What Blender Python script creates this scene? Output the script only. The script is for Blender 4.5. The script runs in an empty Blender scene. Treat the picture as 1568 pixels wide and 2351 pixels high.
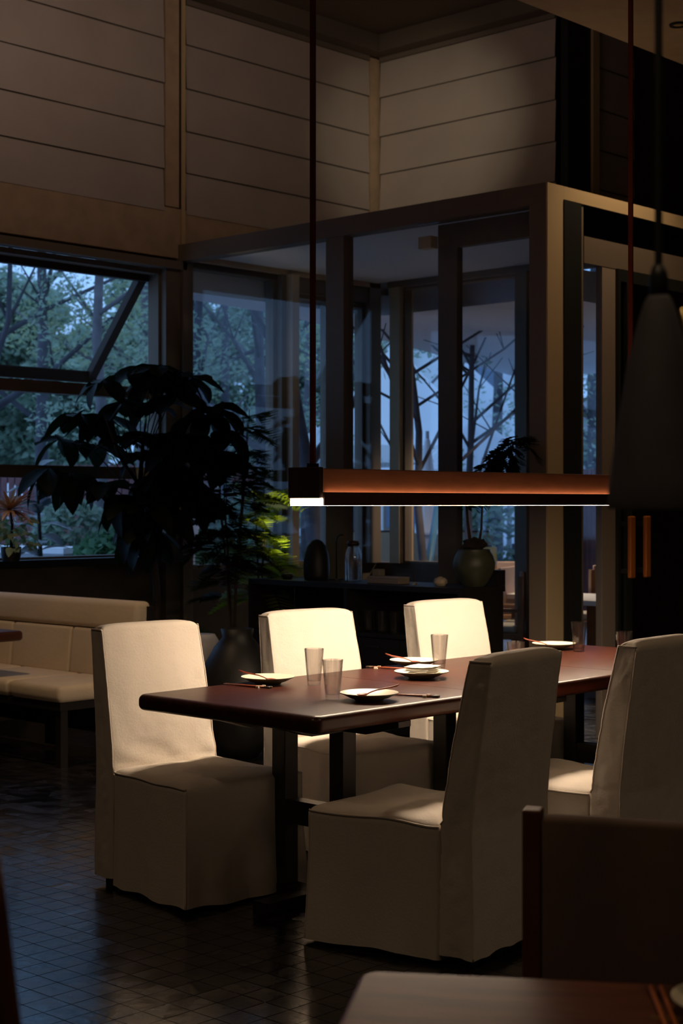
import bpy, bmesh, math, random
from mathutils import Vector, Matrix, noise
random.seed(7)
C = bpy.context.scene.collection
S = bpy.context.scene
PI = math.pi
# ------------------------------------------------------------------ camera
TH = math.radians(43.1)
EYE = 1.52
FOC = 3600.0
cd = bpy.data.cameras.new('camera')
cam = bpy.data.objects.new('camera', cd); C.objects.link(cam); S.camera = cam
cam.location = (0, 0, EYE)
cam.rotation_euler = (PI/2, 0, TH - PI/2)
cd.sensor_fit = 'HORIZONTAL'; cd.sensor_width = 24.0
cd.lens = 24.0*FOC/1568.0
cd.shift_y = -20.5/1568.0
cd.clip_start = 0.05; cd.clip_end = 300
cd.dof.use_dof = True; cd.dof.focus_distance = 6.0; cd.dof.aperture_fstop = 4.8
# ------------------------------------------------------------------ world (even blue dusk sky)
w = bpy.data.worlds.new('dusk'); S.world = w; w.use_nodes = True
nt = w.node_tree; nt.nodes.clear()
wo = nt.nodes.new('ShaderNodeOutputWorld'); bg = nt.nodes.new('ShaderNodeBackground')
tc = nt.nodes.new('ShaderNodeTexCoord'); sp = nt.nodes.new('ShaderNodeSeparateXYZ'); rp = nt.nodes.new('ShaderNodeValToRGB')
nt.links.new(tc.outputs['Generated'], sp.inputs[0]); nt.links.new(sp.outputs['Z'], rp.inputs[0])
rp.color_ramp.elements[0].color = (0.26, 0.50, 0.92, 1); rp.color_ramp.elements[1].color = (0.25, 0.43, 0.78, 1)
nt.links.new(rp.outputs[0], bg.inputs[0]); bg.inputs[1].default_value = 1.5
nt.links.new(bg.outputs[0], wo.inputs[0])
# ------------------------------------------------------------------ view / cycles
S.view_settings.view_transform = 'Standard'
try: S.view_settings.look = 'None'
except Exception: pass
S.view_settings.gamma = 1.0; S.view_settings.use_curve_mapping = False
S.view_settings.exposure = 0.0
S.cycles.max_bounces = 16; S.cycles.diffuse_bounces = 4; S.cycles.glossy_bounces = 4
S.cycles.transparent_max_bounces = 24; S.cycles.transmission_bounces = 14
S.cycles.sample_clamp_indirect = 4.0; S.cycles.blur_glossy = 1.0
S.cycles.use_denoising = True

# strengths of the lamps (each lamp is built with its fixture further down)
WARM = (1.0, 0.70, 0.42)
LAMP_STRENGTH = 44.0
STRIP_STRENGTH = 4.5
DOWNLIGHT_W = 22.0
COVE_FILL_W = 13.0
SPOT_W = 110.0

# ================================================================== helpers
def mat(name, color, rough=0.6, metal=0.0, var=0.0, vscale=8.0, bump=0.0, bscale=60.0, spec=0.5,
        coat=0.0, trans=None, stretch=None, color2=None, sheen=0.0):
    m = bpy.data.materials.new(name); m.use_nodes = True
    n = m.node_tree.nodes; l = m.node_tree.links; b = n['Principled BSDF']
    b.inputs['Base Color'].default_value = (*color, 1); b.inputs['Roughness'].default_value = rough
    b.inputs['Metallic'].default_value = metal; b.inputs['Specular IOR Level'].default_value = spec
    b.inputs['Coat Weight'].default_value = coat; b.inputs['Coat Roughness'].default_value = 0.15
    if sheen: b.inputs['Sheen Weight'].default_value = sheen
    co = n.new('ShaderNodeTexCoord'); mp = n.new('ShaderNodeMapping'); l.new(co.outputs['Object'], mp.inputs[0])
    if stretch: mp.inputs['Scale'].default_value = stretch
    if var > 0 or color2:
        t = n.new('ShaderNodeTexNoise'); t.inputs['Scale'].default_value = vscale; t.inputs['Detail'].default_value = 6
        l.new(mp.outputs[0], t.inputs['Vector'])
        r = n.new('ShaderNodeValToRGB'); c2 = color2 or tuple(min(1, c*(1+var)) for c in color)
        c1 = color if color2 else tuple(c*(1-var) for c in color)
        r.color_ramp.elements[0].position = 0.32; r.color_ramp.elements[1].position = 0.68
        r.color_ramp.elements[0].color = (*c1, 1); r.color_ramp.elements[1].color = (*c2, 1)
        l.new(t.outputs['Fac'], r.inputs[0]); l.new(r.outputs[0], b.inputs['Base Color'])
    if bump > 0:
        t = n.new('ShaderNodeTexNoise'); t.inputs['Scale'].default_value = bscale; t.inputs['Detail'].default_value = 8
        l.new(mp.outputs[0], t.inputs['Vector'])
        k = n.new('ShaderNodeBump'); k.inputs['Strength'].default_value = bump; k.inputs['Distance'].default_value = 0.01
        l.new(t.outputs['Fac'], k.inputs['Height']); l.new(k.outputs[0], b.inputs['Normal'])
    if trans:
        tr = n.new('ShaderNodeBsdfTranslucent'); tr.inputs[0].default_value = (*trans, 1)
        mx = n.new('ShaderNodeMixShader'); mx.inputs[0].default_value = 0.45
        l.new(b.outputs[0], mx.inputs[1]); l.new(tr.outputs[0], mx.inputs[2])
        l.new(mx.outputs[0], n['Material Output'].inputs[0])
    return m

def glass_mat(name, tint=(0.9, 0.94, 0.95), refl=1.0):
    m = bpy.data.materials.new(name); m.use_nodes = True
    n = m.node_tree.nodes; l = m.node_tree.links; n.remove(n['Principled BSDF'])
    tr = n.new('ShaderNodeBsdfTransparent'); tr.inputs[0].default_value = (*tint, 1)
    gl = n.new('ShaderNodeBsdfGlossy'); gl.inputs['Roughness'].default_value = 0.02
    fr = n.new('ShaderNodeLayerWeight'); fr.inputs[0].default_value = 0.5      # facing = 1-|cos|, same on both sides
    pw = n.new('ShaderNodeMath'); pw.operation = 'POWER'; pw.inputs[1].default_value = 5.0; l.new(fr.outputs['Facing'], pw.inputs[0])
    mu = n.new('ShaderNodeMath'); mu.operation = 'MULTIPLY_ADD'; mu.inputs[1].default_value = 0.96*refl; mu.inputs[2].default_value = 0.045*refl
    mx = n.new('ShaderNodeMixShader')
    l.new(pw.outputs[0], mu.inputs[0]); l.new(mu.outputs[0], mx.inputs[0])
    l.new(tr.outputs[0], mx.inputs[1]); l.new(gl.outputs[0], mx.inputs[2]); l.new(mx.outputs[0], n['Material Output'].inputs[0])
    return m

def emit_mat(name, color, strength):
    m = bpy.data.materials.new(name); m.use_nodes = True
    n = m.node_tree.nodes; l = m.node_tree.links; n.remove(n['Principled BSDF'])
    e = n.new('ShaderNodeEmission'); e.inputs[0].default_value = (*color, 1); e.inputs[1].default_value = strength
    l.new(e.outputs[0], n['Material Output'].inputs[0]); return m

class MB:
    def __init__(s): s.v = []; s.f = []
    def add(s, vs, fs, M=None):
        o = len(s.v)
        s.v += [tuple(M @ Vector(p)) if M else tuple(p) for p in vs]
        s.f += [tuple(i+o for i in f) for f in fs]; return s
    def box(s, x0, x1, y0, y1, z0, z1, M=None):
        vs = [(x, y, z) for z in (z0, z1) for y in (y0, y1) for x in (x0, x1)]
        return s.add(vs, [(0, 2, 3, 1), (4, 5, 7, 6), (0, 1, 5, 4), (2, 6, 7, 3), (0, 4, 6, 2), (1, 3, 7, 5)], M)
    def prism(s, poly, z0, z1):                 # horizontal polygon, extruded upward
        n = len(poly)
        vs = [(x, y, z0) for x, y in poly] + [(x, y, z1) for x, y in poly]
        fs = [tuple(range(n-1, -1, -1)), tuple(range(n, 2*n))] + [(i, (i+1) % n, n+(i+1) % n, n+i) for i in range(n)]
        return s.add(vs, fs)
    def bar(s, p, q, a, b=None):                # square bar from p to q
        p = Vector(p); q = Vector(q); b = b or a; d = (q-p).normalized()
        u = d.cross(Vector((0, 0, 1))); u = Vector((1, 0, 0)) if u.length < 1e-4 else u.normalized(); v = u.cross(d)
        vs = [c + u*i*a/2 + v*j*b/2 for c in (p, q) for i, j in ((-1, -1), (1, -1), (1, 1), (-1, 1))]
        return s.add(vs, [(3, 2, 1, 0), (4, 5, 6, 7), (0, 1, 5, 4), (1, 2, 6, 5), (2, 3, 7, 6), (3, 0, 4, 7)])
    def tube(s, pts, r, n=8):
        pts = [Vector(p) for p in pts]; rs = r if isinstance(r, (list, tuple)) else [r]*len(pts)
        vs = []; up = None
        for i, p in enumerate(pts):
            d = (pts[min(i+1, len(pts)-1)] - pts[max(i-1, 0)]).normalized()
            if up is None: up = d.orthogonal().normalized()
            up = (up - d*up.dot(d))
            up = up.normalized() if up.length > 1e-5 else d.orthogonal().normalized()
            v = d.cross(up)
            vs += [p + (up*math.cos(2*PI*k/n) + v*math.sin(2*PI*k/n))*rs[i] for k in range(n)]
        fs = [(i*n+k, i*n+(k+1) % n, (i+1)*n+(k+1) % n, (i+1)*n+k) for i in range(len(pts)-1) for k in range(n)]
        fs += [tuple(range(n-1, -1, -1)), tuple(range((len(pts)-1)*n, len(pts)*n))]
        return s.add(vs, fs)
    def lathe(s, prof, c=(0, 0, 0), n=32, M=None, caps=(True, True)):
        vs = []; m = len(prof)
        for r, z in prof:
            vs += [(c[0]+r*math.cos(2*PI*k/n), c[1]+r*math.sin(2*PI*k/n), c[2]+z) for k in range(n)]
        fs = [(i*n+k, i*n+(k+1) % n, (i+1)*n+(k+1) % n, (i+1)*n+k) for i in range(m-1) for k in range(n)]
        if caps[0]: fs.append(tuple(range(n-1, -1, -1)))
        if caps[1]: fs.append(tuple(range((m-1)*n, m*n)))
        return s.add(vs, fs, M)
    def build(s, name, m, parent=None, smooth=False, bevel=0, seg=2, off=None, auto=None):
        me = bpy.data.meshes.new(name)
        o3 = off if off is not None else None
        vs = [(v[0]-o3[0], v[1]-o3[1], v[2]-o3[2]) for v in s.v] if o3 is not None else s.v
        me.from_pydata(vs, [], s.f); me.validate(); me.update()
        if bevel:
            bm = bmesh.new(); bm.from_mesh(me)
            bmesh.ops.bevel(bm, geom=list(bm.edges), offset=bevel, segments=seg, profile=0.5, affect='EDGES', clamp_overlap=True)
            bm.to_mesh(me); bm.free()
        me.materials.append(m)
        if smooth:
            me.polygons.foreach_set('use_smooth', [True]*len(me.polygons))
            if auto:
                try: me.set_sharp_from_angle(angle=math.radians(auto))
                except Exception: pass
        o = bpy.data.objects.new(name, me); C.objects.link(o)
        if parent: o.parent = parent
        return o

def thing(name, label, cat, loc=(0, 0, 0), rz=0, group=None):
    o = bpy.data.objects.new(name, None); C.objects.link(o); o.empty_display_size = 0.1
    o.location = loc; o.rotation_euler = (0, 0, rz); o['label'] = label; o['category'] = cat
    if group: o['group'] = group
    return o
def tag(o, label, cat, group=None, kind=None):
    o['label'] = label; o['category'] = cat
    if group: o['group'] = group
    if kind: o['kind'] = kind
    return o
def struct(o, label=None):
    o['kind'] = 'structure'
    if label: o['label'] = label
    return o
def copy_tree(o, parent=None):
    c = o.copy(); C.objects.link(c)
    if parent: c.parent = parent
    for ch in list(o.children): copy_tree(ch, c)
    return c
def at(px, py, t):                             # point seen at a photo position, t metres deep
    a = (px-784.)/FOC; b = -(py-1155.)/FOC
    f = (math.cos(TH), math.sin(TH)); r = (math.sin(TH), -math.cos(TH))
    return Vector(((f[0]+a*r[0])*t, (f[1]+a*r[1])*t, EYE+b*t))

# ================================================================== materials
M = {}
M['wall'] = mat('dark_wall', (0.10, 0.075, 0.055), 0.8, var=0.15)
M['header'] = mat('brown_header_panel', (0.50, 0.36, 0.24), 0.7, var=0.1)
M['ceiling'] = mat('ceiling_paint', (0.16, 0.12, 0.09), 0.9)
M['soffit'] = mat('soffit_paint', (0.62, 0.48, 0.32), 0.9, var=0.05)
M['bulkhead'] = mat('bulkhead_paint', (0.15, 0.12, 0.09), 0.85)
M['blind'] = mat('blind_linen', (0.50, 0.43, 0.38), 0.8, var=0.05, vscale=3, bump=0.15, bscale=250)
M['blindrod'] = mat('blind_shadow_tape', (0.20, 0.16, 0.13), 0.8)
M['vestceil'] = mat('vestibule_ceiling_paint', (0.70, 0.66, 0.62), 0.8)
M['frame'] = mat('dark_bronze_frame', (0.21, 0.165, 0.125), 0.65, spec=.2)
M['framel'] = mat('beige_frame', (0.60, 0.45, 0.26), 0.6)
M['steel'] = mat('black_steel', (0.02, 0.022, 0.02), 0.45)
M['glass'] = glass_mat('window_glass', (0.955, 0.97, 0.985), .8)
M['glass2'] = glass_mat('vestibule_glass', (0.95, 0.965, 0.98), 0.45)
M['glass_dark'] = glass_mat('smoked_door_glass', (0.14, 0.13, 0.13), 1.0)
M['linen'] = mat('cream_linen', (0.74, 0.665, 0.58), 0.85, var=0.03, vscale=5, bump=0.12, bscale=110, sheen=0.1)
M['linen_pipe'] = mat('linen_piping', (0.70, 0.62, 0.54), 0.85)
M['banq'] = mat('beige_upholstery', (0.62, 0.50, 0.37), 0.85, var=0.06, vscale=3, bump=0.2, bscale=30)
M['table'] = mat('dark_walnut', (0.058, 0.014, 0.007), 0.34, var=0.35, vscale=5, stretch=(1, 9, 9), bump=0.03, bscale=30, coat=0.1, spec=0.4)
M['blackwood'] = mat('black_stained_wood', (0.012, 0.009, 0.008), 0.45, var=0.2)
M['fgtable'] = mat('brown_lacquered_wood', (0.14, 0.050, 0.028), 0.42, var=0.3, vscale=4, stretch=(1, 7, 7), coat=0.0, spec=.22)
M['redwood'] = mat('reddish_wood', (0.10, 0.035, 0.014), 0.45, var=0.3, vscale=6)
M['darkfab'] = mat('dark_upholstery', (0.13, 0.085, 0.062), 0.9, var=0.25, vscale=5)
M['copper'] = mat('copper_beam', (0.36, 0.14, 0.075), 0.55, metal=0.1, var=0.15, vscale=6, stretch=(1, 6, 6))
M['lampwood'] = mat('lamp_dark_wood', (0.035, 0.014, 0.008), 0.5, var=0.3)
M['strap'] = mat('red_leather_strap', (0.22, 0.035, 0.012), 0.55)
M['plate'] = mat('cream_stoneware', (0.78, 0.72, 0.56), 0.35)
M['plate_out'] = mat('olive_stoneware', (0.15, 0.14, 0.09), 0.5)
M['spoon'] = mat('red_wood_spoon', (0.20, 0.035, 0.012), 0.35)
M['chop'] = mat('red_brown_chopstick', (0.22, 0.05, 0.02), 0.4)
M['brass'] = mat('brass', (0.75, 0.55, 0.25), 0.3, metal=1)
M['napkin'] = mat('white_cotton', (0.80, 0.76, 0.68), 0.9, bump=0.2, bscale=200)
gm = bpy.data.materials.new('clear_tumbler_glass'); gm.use_nodes = True      # thin clear glass: darker and shinier where seen edge-on
n = gm.node_tree.nodes; l = gm.node_tree.links; n.remove(n['Principled BSDF'])
lw = n.new('ShaderNodeLayerWeight'); lw.inputs[0].default_value = 0.5
cr = n.new('ShaderNodeValToRGB'); cr.color_ramp.elements[0].position = 0.50; cr.color_ramp.elements[0].color = (0.97, 0.965, 0.96, 1)
cr.color_ramp.elements[1].position = 0.97; cr.color_ramp.elements[1].color = (0.12, 0.10, 0.09, 1)
tr = n.new('ShaderNodeBsdfTransparent'); gl = n.new('ShaderNodeBsdfGlossy'); gl.inputs['Roughness'].default_value = 0.03
pw = n.new('ShaderNodeMath'); pw.operation = 'POWER'; pw.inputs[1].default_value = 4.0
mu = n.new('ShaderNodeMath'); mu.operation = 'MULTIPLY_ADD'; mu.inputs[1].default_value = 0.55; mu.inputs[2].default_value = 0.035
mx = n.new('ShaderNodeMixShader')
l.new(lw.outputs['Facing'], cr.inputs[0]); l.new(cr.outputs[0], tr.inputs[0]); l.new(lw.outputs['Facing'], pw.inputs[0]); l.new(pw.outputs[0], mu.inputs[0])
l.new(mu.outputs[0], mx.inputs[0]); l.new(tr.outputs[0], mx.inputs[1]); l.new(gl.outputs[0], mx.inputs[2])
rg = n.new('ShaderNodeBsdfGlass'); rg.inputs['Roughness'].default_value = 0.0; rg.inputs['IOR'].default_value = 1.45
m2 = n.new('ShaderNodeMixShader'); m2.inputs[0].default_value = 0.2
l.new(mx.outputs[0], m2.inputs[1]); l.new(rg.outputs[0], m2.inputs[2]); l.new(m2.outputs[0], n['Material Output'].inputs[0])
M['tumbler'] = gm
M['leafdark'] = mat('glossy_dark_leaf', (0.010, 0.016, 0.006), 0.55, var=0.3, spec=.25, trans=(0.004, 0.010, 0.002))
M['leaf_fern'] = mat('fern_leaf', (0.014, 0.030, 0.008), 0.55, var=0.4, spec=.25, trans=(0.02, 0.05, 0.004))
M['leaf_lit'] = mat('yellow_green_leaf', (0.30, 0.42, 0.02), 0.5, var=0.25, trans=(0.40, 0.50, 0.02))  # fern leaf with the yellow of light from behind put into its colour
M['stem'] = mat('brown_stem', (0.06, 0.035, 0.02), 0.7, var=0.3)
M['bark'] = mat('grey_bark', (0.16, 0.15, 0.16), 0.9, var=0.35, vscale=4, bump=0.4, bscale=12)
M['bark_dark'] = mat('dark_bark', (0.09, 0.085, 0.10), 0.9, var=0.35, vscale=4)
M['bark_pale'] = mat('pale_bark', (0.34, 0.33, 0.36), 0.9, var=0.25, vscale=4)
M['tleaf1'] = mat('tree_leaf_green', (0.34, 0.44, 0.33), 0.6, var=0.55, vscale=1.2, trans=(0.30, 0.42, 0.30))  # green paled to put the evening haze into the leaf colour
M['tleaf2'] = mat('tree_leaf_olive', (0.36, 0.42, 0.24), 0.6, var=0.5, vscale=1.2, trans=(0.32, 0.42, 0.20))  # olive paled for the same haze
M['hedge'] = mat('hedge_leaf', (0.09, 0.22, 0.10), 0.6, var=0.6, vscale=2, trans=(0.05, 0.16, 0.06))
M['pave'] = mat('grey_paving', (0.42, 0.43, 0.45), 0.8, var=0.2, vscale=1)
M['lawn'] = mat('dark_lawn', (0.05, 0.09, 0.04), 0.9, var=0.4, vscale=2)
M['redfence'] = mat('red_painted_slat', (0.26, 0.10, 0.10), 0.7, var=0.2)
M['canvas'] = mat('white_canvas', (0.93, 0.93, 0.94), 0.8)
M['concrete'] = mat('pale_concrete', (0.50, 0.50, 0.52), 0.8, var=0.1)
M['canopy'] = mat('canopy_soffit', (0.62, 0.60, 0.62), 0.85)
M['tanwood'] = mat('tan_wood', (0.42, 0.20, 0.09), 0.5, var=0.2)
M['pink'] = mat('pink_beige_cushion', (0.60, 0.42, 0.34), 0.8)
M['jar'] = mat('black_ceramic', (0.012, 0.011, 0.010), 0.5, var=0.3)
M['pot'] = mat('celadon_glaze', (0.060, 0.062, 0.036), 0.45, var=0.35, vscale=10)
M['palejar'] = mat('pale_blue_ceramic', (0.50, 0.50, 0.55), 0.4)
M['orange'] = mat('orange_leather_handle', (0.62, 0.17, 0.025), 0.45)
M['dried'] = mat('dried_bronze_leaf', (0.80, 0.42, 0.20), 0.6, var=0.3)  # bronze leaves, with the warm light on them put into the colour
M['green'] = mat('green_bin_plastic', (0.03, 0.20, 0.05), 0.5)
M['soil'] = mat('soil', (0.03, 0.02, 0.015), 0.95)
M['shade'] = mat('charcoal_pendant_fabric', (0.085, 0.080, 0.090), 0.8, var=0.2)
M['coral'] = mat('pale_coral', (0.50, 0.40, 0.28), 0.8, bump=0.6, bscale=60)
M['bluepole'] = mat('blue_painted_pole', (0.05, 0.16, 0.28), 0.5)
M['bag'] = mat('cream_cushion', (0.62, 0.55, 0.42), 0.8)

# tile floor material: each tile its own tone and gloss, found from its place in the grid
tm = bpy.data.materials.new('floor_tile_glaze'); tm.use_nodes = True
n = tm.node_tree.nodes; l = tm.node_tree.links; b = n['Principled BSDF']
g = n.new('ShaderNodeNewGeometry'); sn = n.new('ShaderNodeVectorMath'); sn.operation = 'FLOOR'
sc_ = n.new('ShaderNodeVectorMath'); sc_.operation = 'MULTIPLY'; sc_.inputs[1].default_value = (1/0.104, 1/0.104, 0)
l.new(g.outputs['Position'], sc_.inputs[0]); l.new(sc_.outputs[0], sn.inputs[0])
wn = n.new('ShaderNodeTexWhiteNoise'); wn.noise_dimensions = '3D'; l.new(sn.outputs[0], wn.inputs['Vector'])
cr = n.new('ShaderNodeValToRGB'); cr.color_ramp.elements[0].color = (0.008, 0.007, 0.008, 1); cr.color_ramp.elements[1].color = (0.022, 0.019, 0.020, 1)
l.new(wn.outputs['Value'], cr.inputs[0]); l.new(cr.outputs[0], b.inputs['Base Color'])
ns = n.new('ShaderNodeTexNoise'); ns.inputs['Scale'].default_value = 9; ns.inputs['Detail'].default_value = 5; l.new(g.outputs['Position'], ns.inputs['Vector'])
ma = n.new('ShaderNodeMath'); ma.operation = 'MULTIPLY_ADD'; ma.inputs[1].default_value = 0.20; ma.inputs[2].default_value = 0.07
l.new(ns.outputs['Fac'], ma.inputs[0])
mb2 = n.new('ShaderNodeMath'); mb2.operation = 'MULTIPLY_ADD'; mb2.inputs[1].default_value = 0.10
l.new(wn.outputs['Value'], mb2.inputs[0]); l.new(ma.outputs[0], mb2.inputs[2]); l.new(mb2.outputs[0], b.inputs['Roughness'])
bp = n.new('ShaderNodeBump'); bp.inputs['Strength'].default_value = 0.12; bp.inputs['Distance'].default_value = 0.01
n2 = n.new('ShaderNodeTexNoise'); n2.inputs['Scale'].default_value = 22; l.new(g.outputs['Position'], n2.inputs['Vector'])
l.new(n2.outputs['Fac'], bp.inputs['Height']); l.new(bp.outputs[0], b.inputs['Normal'])
b.inputs['Specular IOR Level'].default_value = 0.6; b.inputs['IOR'].default_value = 1.8
M['tile'] = tm
M['grout'] = mat('dark_grout', (0.010, 0.008, 0.007), 0.9)

# ================================================================== the room
WY = 9.2          # left (window) wall
VX = 8.0          # glass vestibule face
VY = 5.7          # vestibule side face
RX = 10.29        # far wall
fl = MB().box(-3, 13, -3, 9.35, -0.2, -0.004).build('floor', M['grout']); struct(fl, 'dark floor of small square glazed tiles laid in a grid')
T = 0.104
def proj(x, y, z):
    f = (math.cos(TH), math.sin(TH)); r = (math.sin(TH), -math.cos(TH))
    zc = x*f[0]+y*f[1]; xc = x*r[0]+y*r[1]
    return (784+FOC*xc/zc, 1155-FOC*(z-EYE)/zc, zc) if zc > 0.1 else (0, 0, -1)
cells = []
for i in range(0, 99):
    for j in range(0, 88):
        cx = (i+0.5)*T; cy = (j+0.5)*T
        px, py, zc = proj(cx, cy, 0)
        sh = zc > 0 and -10 < px < 830 and 1700 < py < 2351 and not (225 < px < 640 and py < 2040+0.36*(px-225)) and not (px > 620 and py < 2190)
        cells.append((zc if sh else 99, i, j))
cells.sort()
def tile_mb(tx, ty):
    h = T/2-0.0016
    z = lambda x, y: x*tx + y*ty
    c4 = ((-h, -h), (h, -h), (h, h), (-h, h))
    vs = [(x, y, -0.004) for x, y in c4] + [(x, y, z(x, y)) for x, y in c4]
    return vs, [(4, 5, 6, 7)] + [(k, (k+1) % 4, 4+(k+1) % 4, 4+k) for k in range(4)]
variants = []
for k in range(12):
    vs, fs = tile_mb(random.uniform(-.003, .003), random.uniform(-.003, .003))
    me = bpy.data.meshes.new('tile'); me.from_pydata(vs, [], fs); me.materials.append(M['tile']); variants.append(me)
for zc, i, j in cells[:300]:
    o = bpy.data.objects.new('tile', random.choice(variants)); C.objects.link(o); o.parent = fl
    o.location = ((i+0.5)*T, (j+0.5)*T, 0)
rest = MB()
for zc, i, j in cells[300:]:
    vs, fs = tile_mb(random.uniform(-.003, .003), random.uniform(-.003, .003))
    rest.add([(v[0]+(i+.5)*T, v[1]+(j+.5)*T, v[2]) for v in vs], fs)
ro = rest.build('tiles', M['tile'], fl); ro['kind'] = 'stuff'

# ceiling and soffit
struct(MB().box(-3, 13, 5.5, 9.35, 5.56, 5.8).build('ceiling', M['ceiling']), 'dark high ceiling above the window corner')
struct(MB().box(-3, 13, -3, 5.68, 4.55, 5.56).build('trim_1', M['soffit']), 'lower brown ceiling soffit over the near tables')
struct(MB().box(-3, RX, WY-0.20, WY+.02, 5.41, 5.558).box(RX-.20, RX+.02, 7.25, WY-0.203, 5.41, 5.558).build('trim_2', M['bulkhead']), 'dark curtain box running under the high ceiling')
# left wall: below sill, header, piers between windows
wl = MB()
wl.box(-3, VX, WY, WY+.15, 0, 1.12).box(VX, RX+.15, WY, WY+.15, 0, 1.0)
wl.box(-3, RX+.15, WY, WY+.15, 3.36, 5.6)
wl.box(-3, 5.6, WY, WY+.15, 1.12, 3.36)
struct(wl.build('wall_left', M['wall']), 'dark wall below and above the big garden windows')
struct(MB().box(-3, RX-.01, WY-.05, WY-.003, 3.40, 3.78).build('trim_3', M['header']), 'brown panel band between the windows and the blinds')
struct(MB().box(-3, VX-.01, WY-.10, WY-.002, 3.31, 3.37).build('trim_4', M['frame']), 'dark head rail above the garden windows')
struct(MB().box(-3, VX-.01, WY-.12, WY-.002, 1.07, 1.12).build('trim_5', M['blackwood']), 'dark window sill')
# wall post beside the vestibule
p_ = MB().box(7.81, 7.97, WY-.06, WY+.14, 0, 3.33).build('trim_6', M['frame']); struct(p_, 'dark wall post between window and glass box')
struct(MB().box(7.962, 7.985, WY-.085, WY-.062, 1.0, 5.4).build('trim_7', M['framel']), 'thin upright rail beside the glass box')
# far wall
wf = MB().box(RX, RX+.15, 7.23, WY-.002, 3.50, 5.6).box(RX, RX+.15, 8.482, WY-.002, 0, 1.0).box(RX, RX+.15, 3.0, 6.72, 0, 3.42)
wf.box(RX, 13, 7.23, 7.38, 3.5, 5.6).box(13, 13.15, -3, 7.38, 0, 5.8)
struct(wf.build('wall_back', M['wall']), 'dark wall in the far corner behind the blinds')
struct(MB().box(-3.15, -3, -3, 9.35, 0, 5.8).build('wall_near', M['wall'])); struct(MB().box(-3, 13, -3.15, -3, 0, 5.8).build('wall_right', M['wall']))
struct(MB().box(RX-.02, 10.59, 7.16, 7.228, 3.5, 5.45).build('trim_8', M['steel']), 'black column beside the far blind')
struct(MB().box(10.592, 10.685, 7.14, 7.228, 3.5, 5.5).build('trim_9', M['framel']), 'pale upright strip beside the black column')

def window(k, y, x0, x1, z0, z1, fw=0.05, label=None, gl='glass', axis='Y', bars=()):
    """framed pane in the plane Y=y (axis Y) or X=y (axis X)"""
    def bx(mb, a0, a1, b0, b1, c0, c1):
        return mb.box(a0, a1, b0, b1, c0, c1) if axis == 'Y' else mb.box(b0, b1, a0, a1, c0, c1)
    f = MB(); d = 0.045
    bx(f, x0, x1, y-d, y+d, z0, z0+fw); bx(f, x0, x1, y-d, y+d, z1-fw, z1)
    bx(f, x0, x0+fw, y-d, y+d, z0+fw, z1-fw); bx(f, x1-fw, x1, y-d, y+d, z0+fw, z1-fw)
    for zb0, zb1 in bars: bx(f, x0+fw, x1-fw, y-d, y+d, zb0, zb1)
    o = struct(f.build('window_%d' % k, M['frame']), label)
    g_ = MB(); bx(g_, x0+fw, x1-fw, y-.004, y+.004, z0+fw, z1-fw); g_.build('pane', M[gl], o)
    return o
# window_1: fixed lower panes, rail at 1.70-1.79, open top-hung sash above 2.31
YG = WY+.06
w1 = MB()
w1.box(5.6, 7.81, YG-.06, YG+.06, 1.12, 1.135).box(5.6, 7.81, YG-.06, YG+.06, 3.27, 3.31)
w1.box(5.6, 5.66, YG-.06, YG+.06, 1.135, 3.27).box(7.785, 7.81, YG-.06, YG+.06, 1.135, 3.27)
w1.box(5.66, 7.785, YG-.055, YG+.055, 1.70, 1.79)
w1.box(5.66, 7.785, YG-.05, YG+.05, 2.31, 2.395)
w1o = struct(w1.build('window_1', M['frame']), 'garden window with dark rails and an open top-hung sash')
MB().box(5.66, 7.785, YG-.004, YG+.004, 1.135, 1.70).build('pane', M['glass'], w1o)
MB().box(5.66, 7.785, YG-.004, YG+.004, 1.79, 2.31).build('pane', M['glass'], w1o)
sa = MB(); H0 = (YG+.07, 3.27); H1 = (9.98, 2.52)                    # sash hinge and foot in (Y, z)
for x in (5.70, 7.74): sa.bar((x, H0[0], H0[1]), (x, H1[0], H1[1]), 0.075, 0.06)
sa.bar((5.67, H1[0], H1[1]), (7.78, H1[0], H1[1]), 0.06, 0.09); sa.bar((5.67, H0[0], H0[1]-.02), (7.78, H0[0], H0[1]-.02), 0.05, 0.06)
sash = sa.build('sash', mat('dark_sash_paint', (0.06, 0.045, 0.035), 0.6, spec=.2), w1o)
dy, dz = H1[0]-H0[0], H1[1]-H0[1]
MB().add([(5.74, H0[0]+.02, H0[1]-.03), (7.70, H0[0]+.02, H0[1]-.03), (7.70, H1[0], H1[1]), (5.74, H1[0], H1[1])], [(0, 1, 2, 3)]).build('pane', M['glass'], sash)
window(2, YG, 8.03, 9.06, 1.0, 3.39, 0.035, 'tall pane of the glass box beside the wall post')
window(3, YG, 9.19, 9.71, 1.0, 3.27, 0.035, 'narrow pane behind the hanging strap')
window(4, YG, 9.86, 10.14, 1.0, 3.25, 0.03, 'narrowest pane next to the corner column')
struct(MB().box(9.06, 9.115, WY-.05, WY+.12, 1.0, 3.40).box(9.71, 9.86, WY-.05, WY+.12, 1.0, 3.40).box(10.14, 10.285, WY-.05, WY+.12, 1.0, 3.5).box(9.19, 10.14, WY-.03, WY+.1, 3.27, 3.41).build('trim_10', M['frame']), 'dark mullions between the rear panes')
struct(MB().box(9.115, 9.195, WY-.12, WY+.12, 1.0, 3.40).build('trim_11', mat('pale_post', (0.62, 0.47, 0.33), 0.7)), 'pale upright post between the rear panes')
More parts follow.
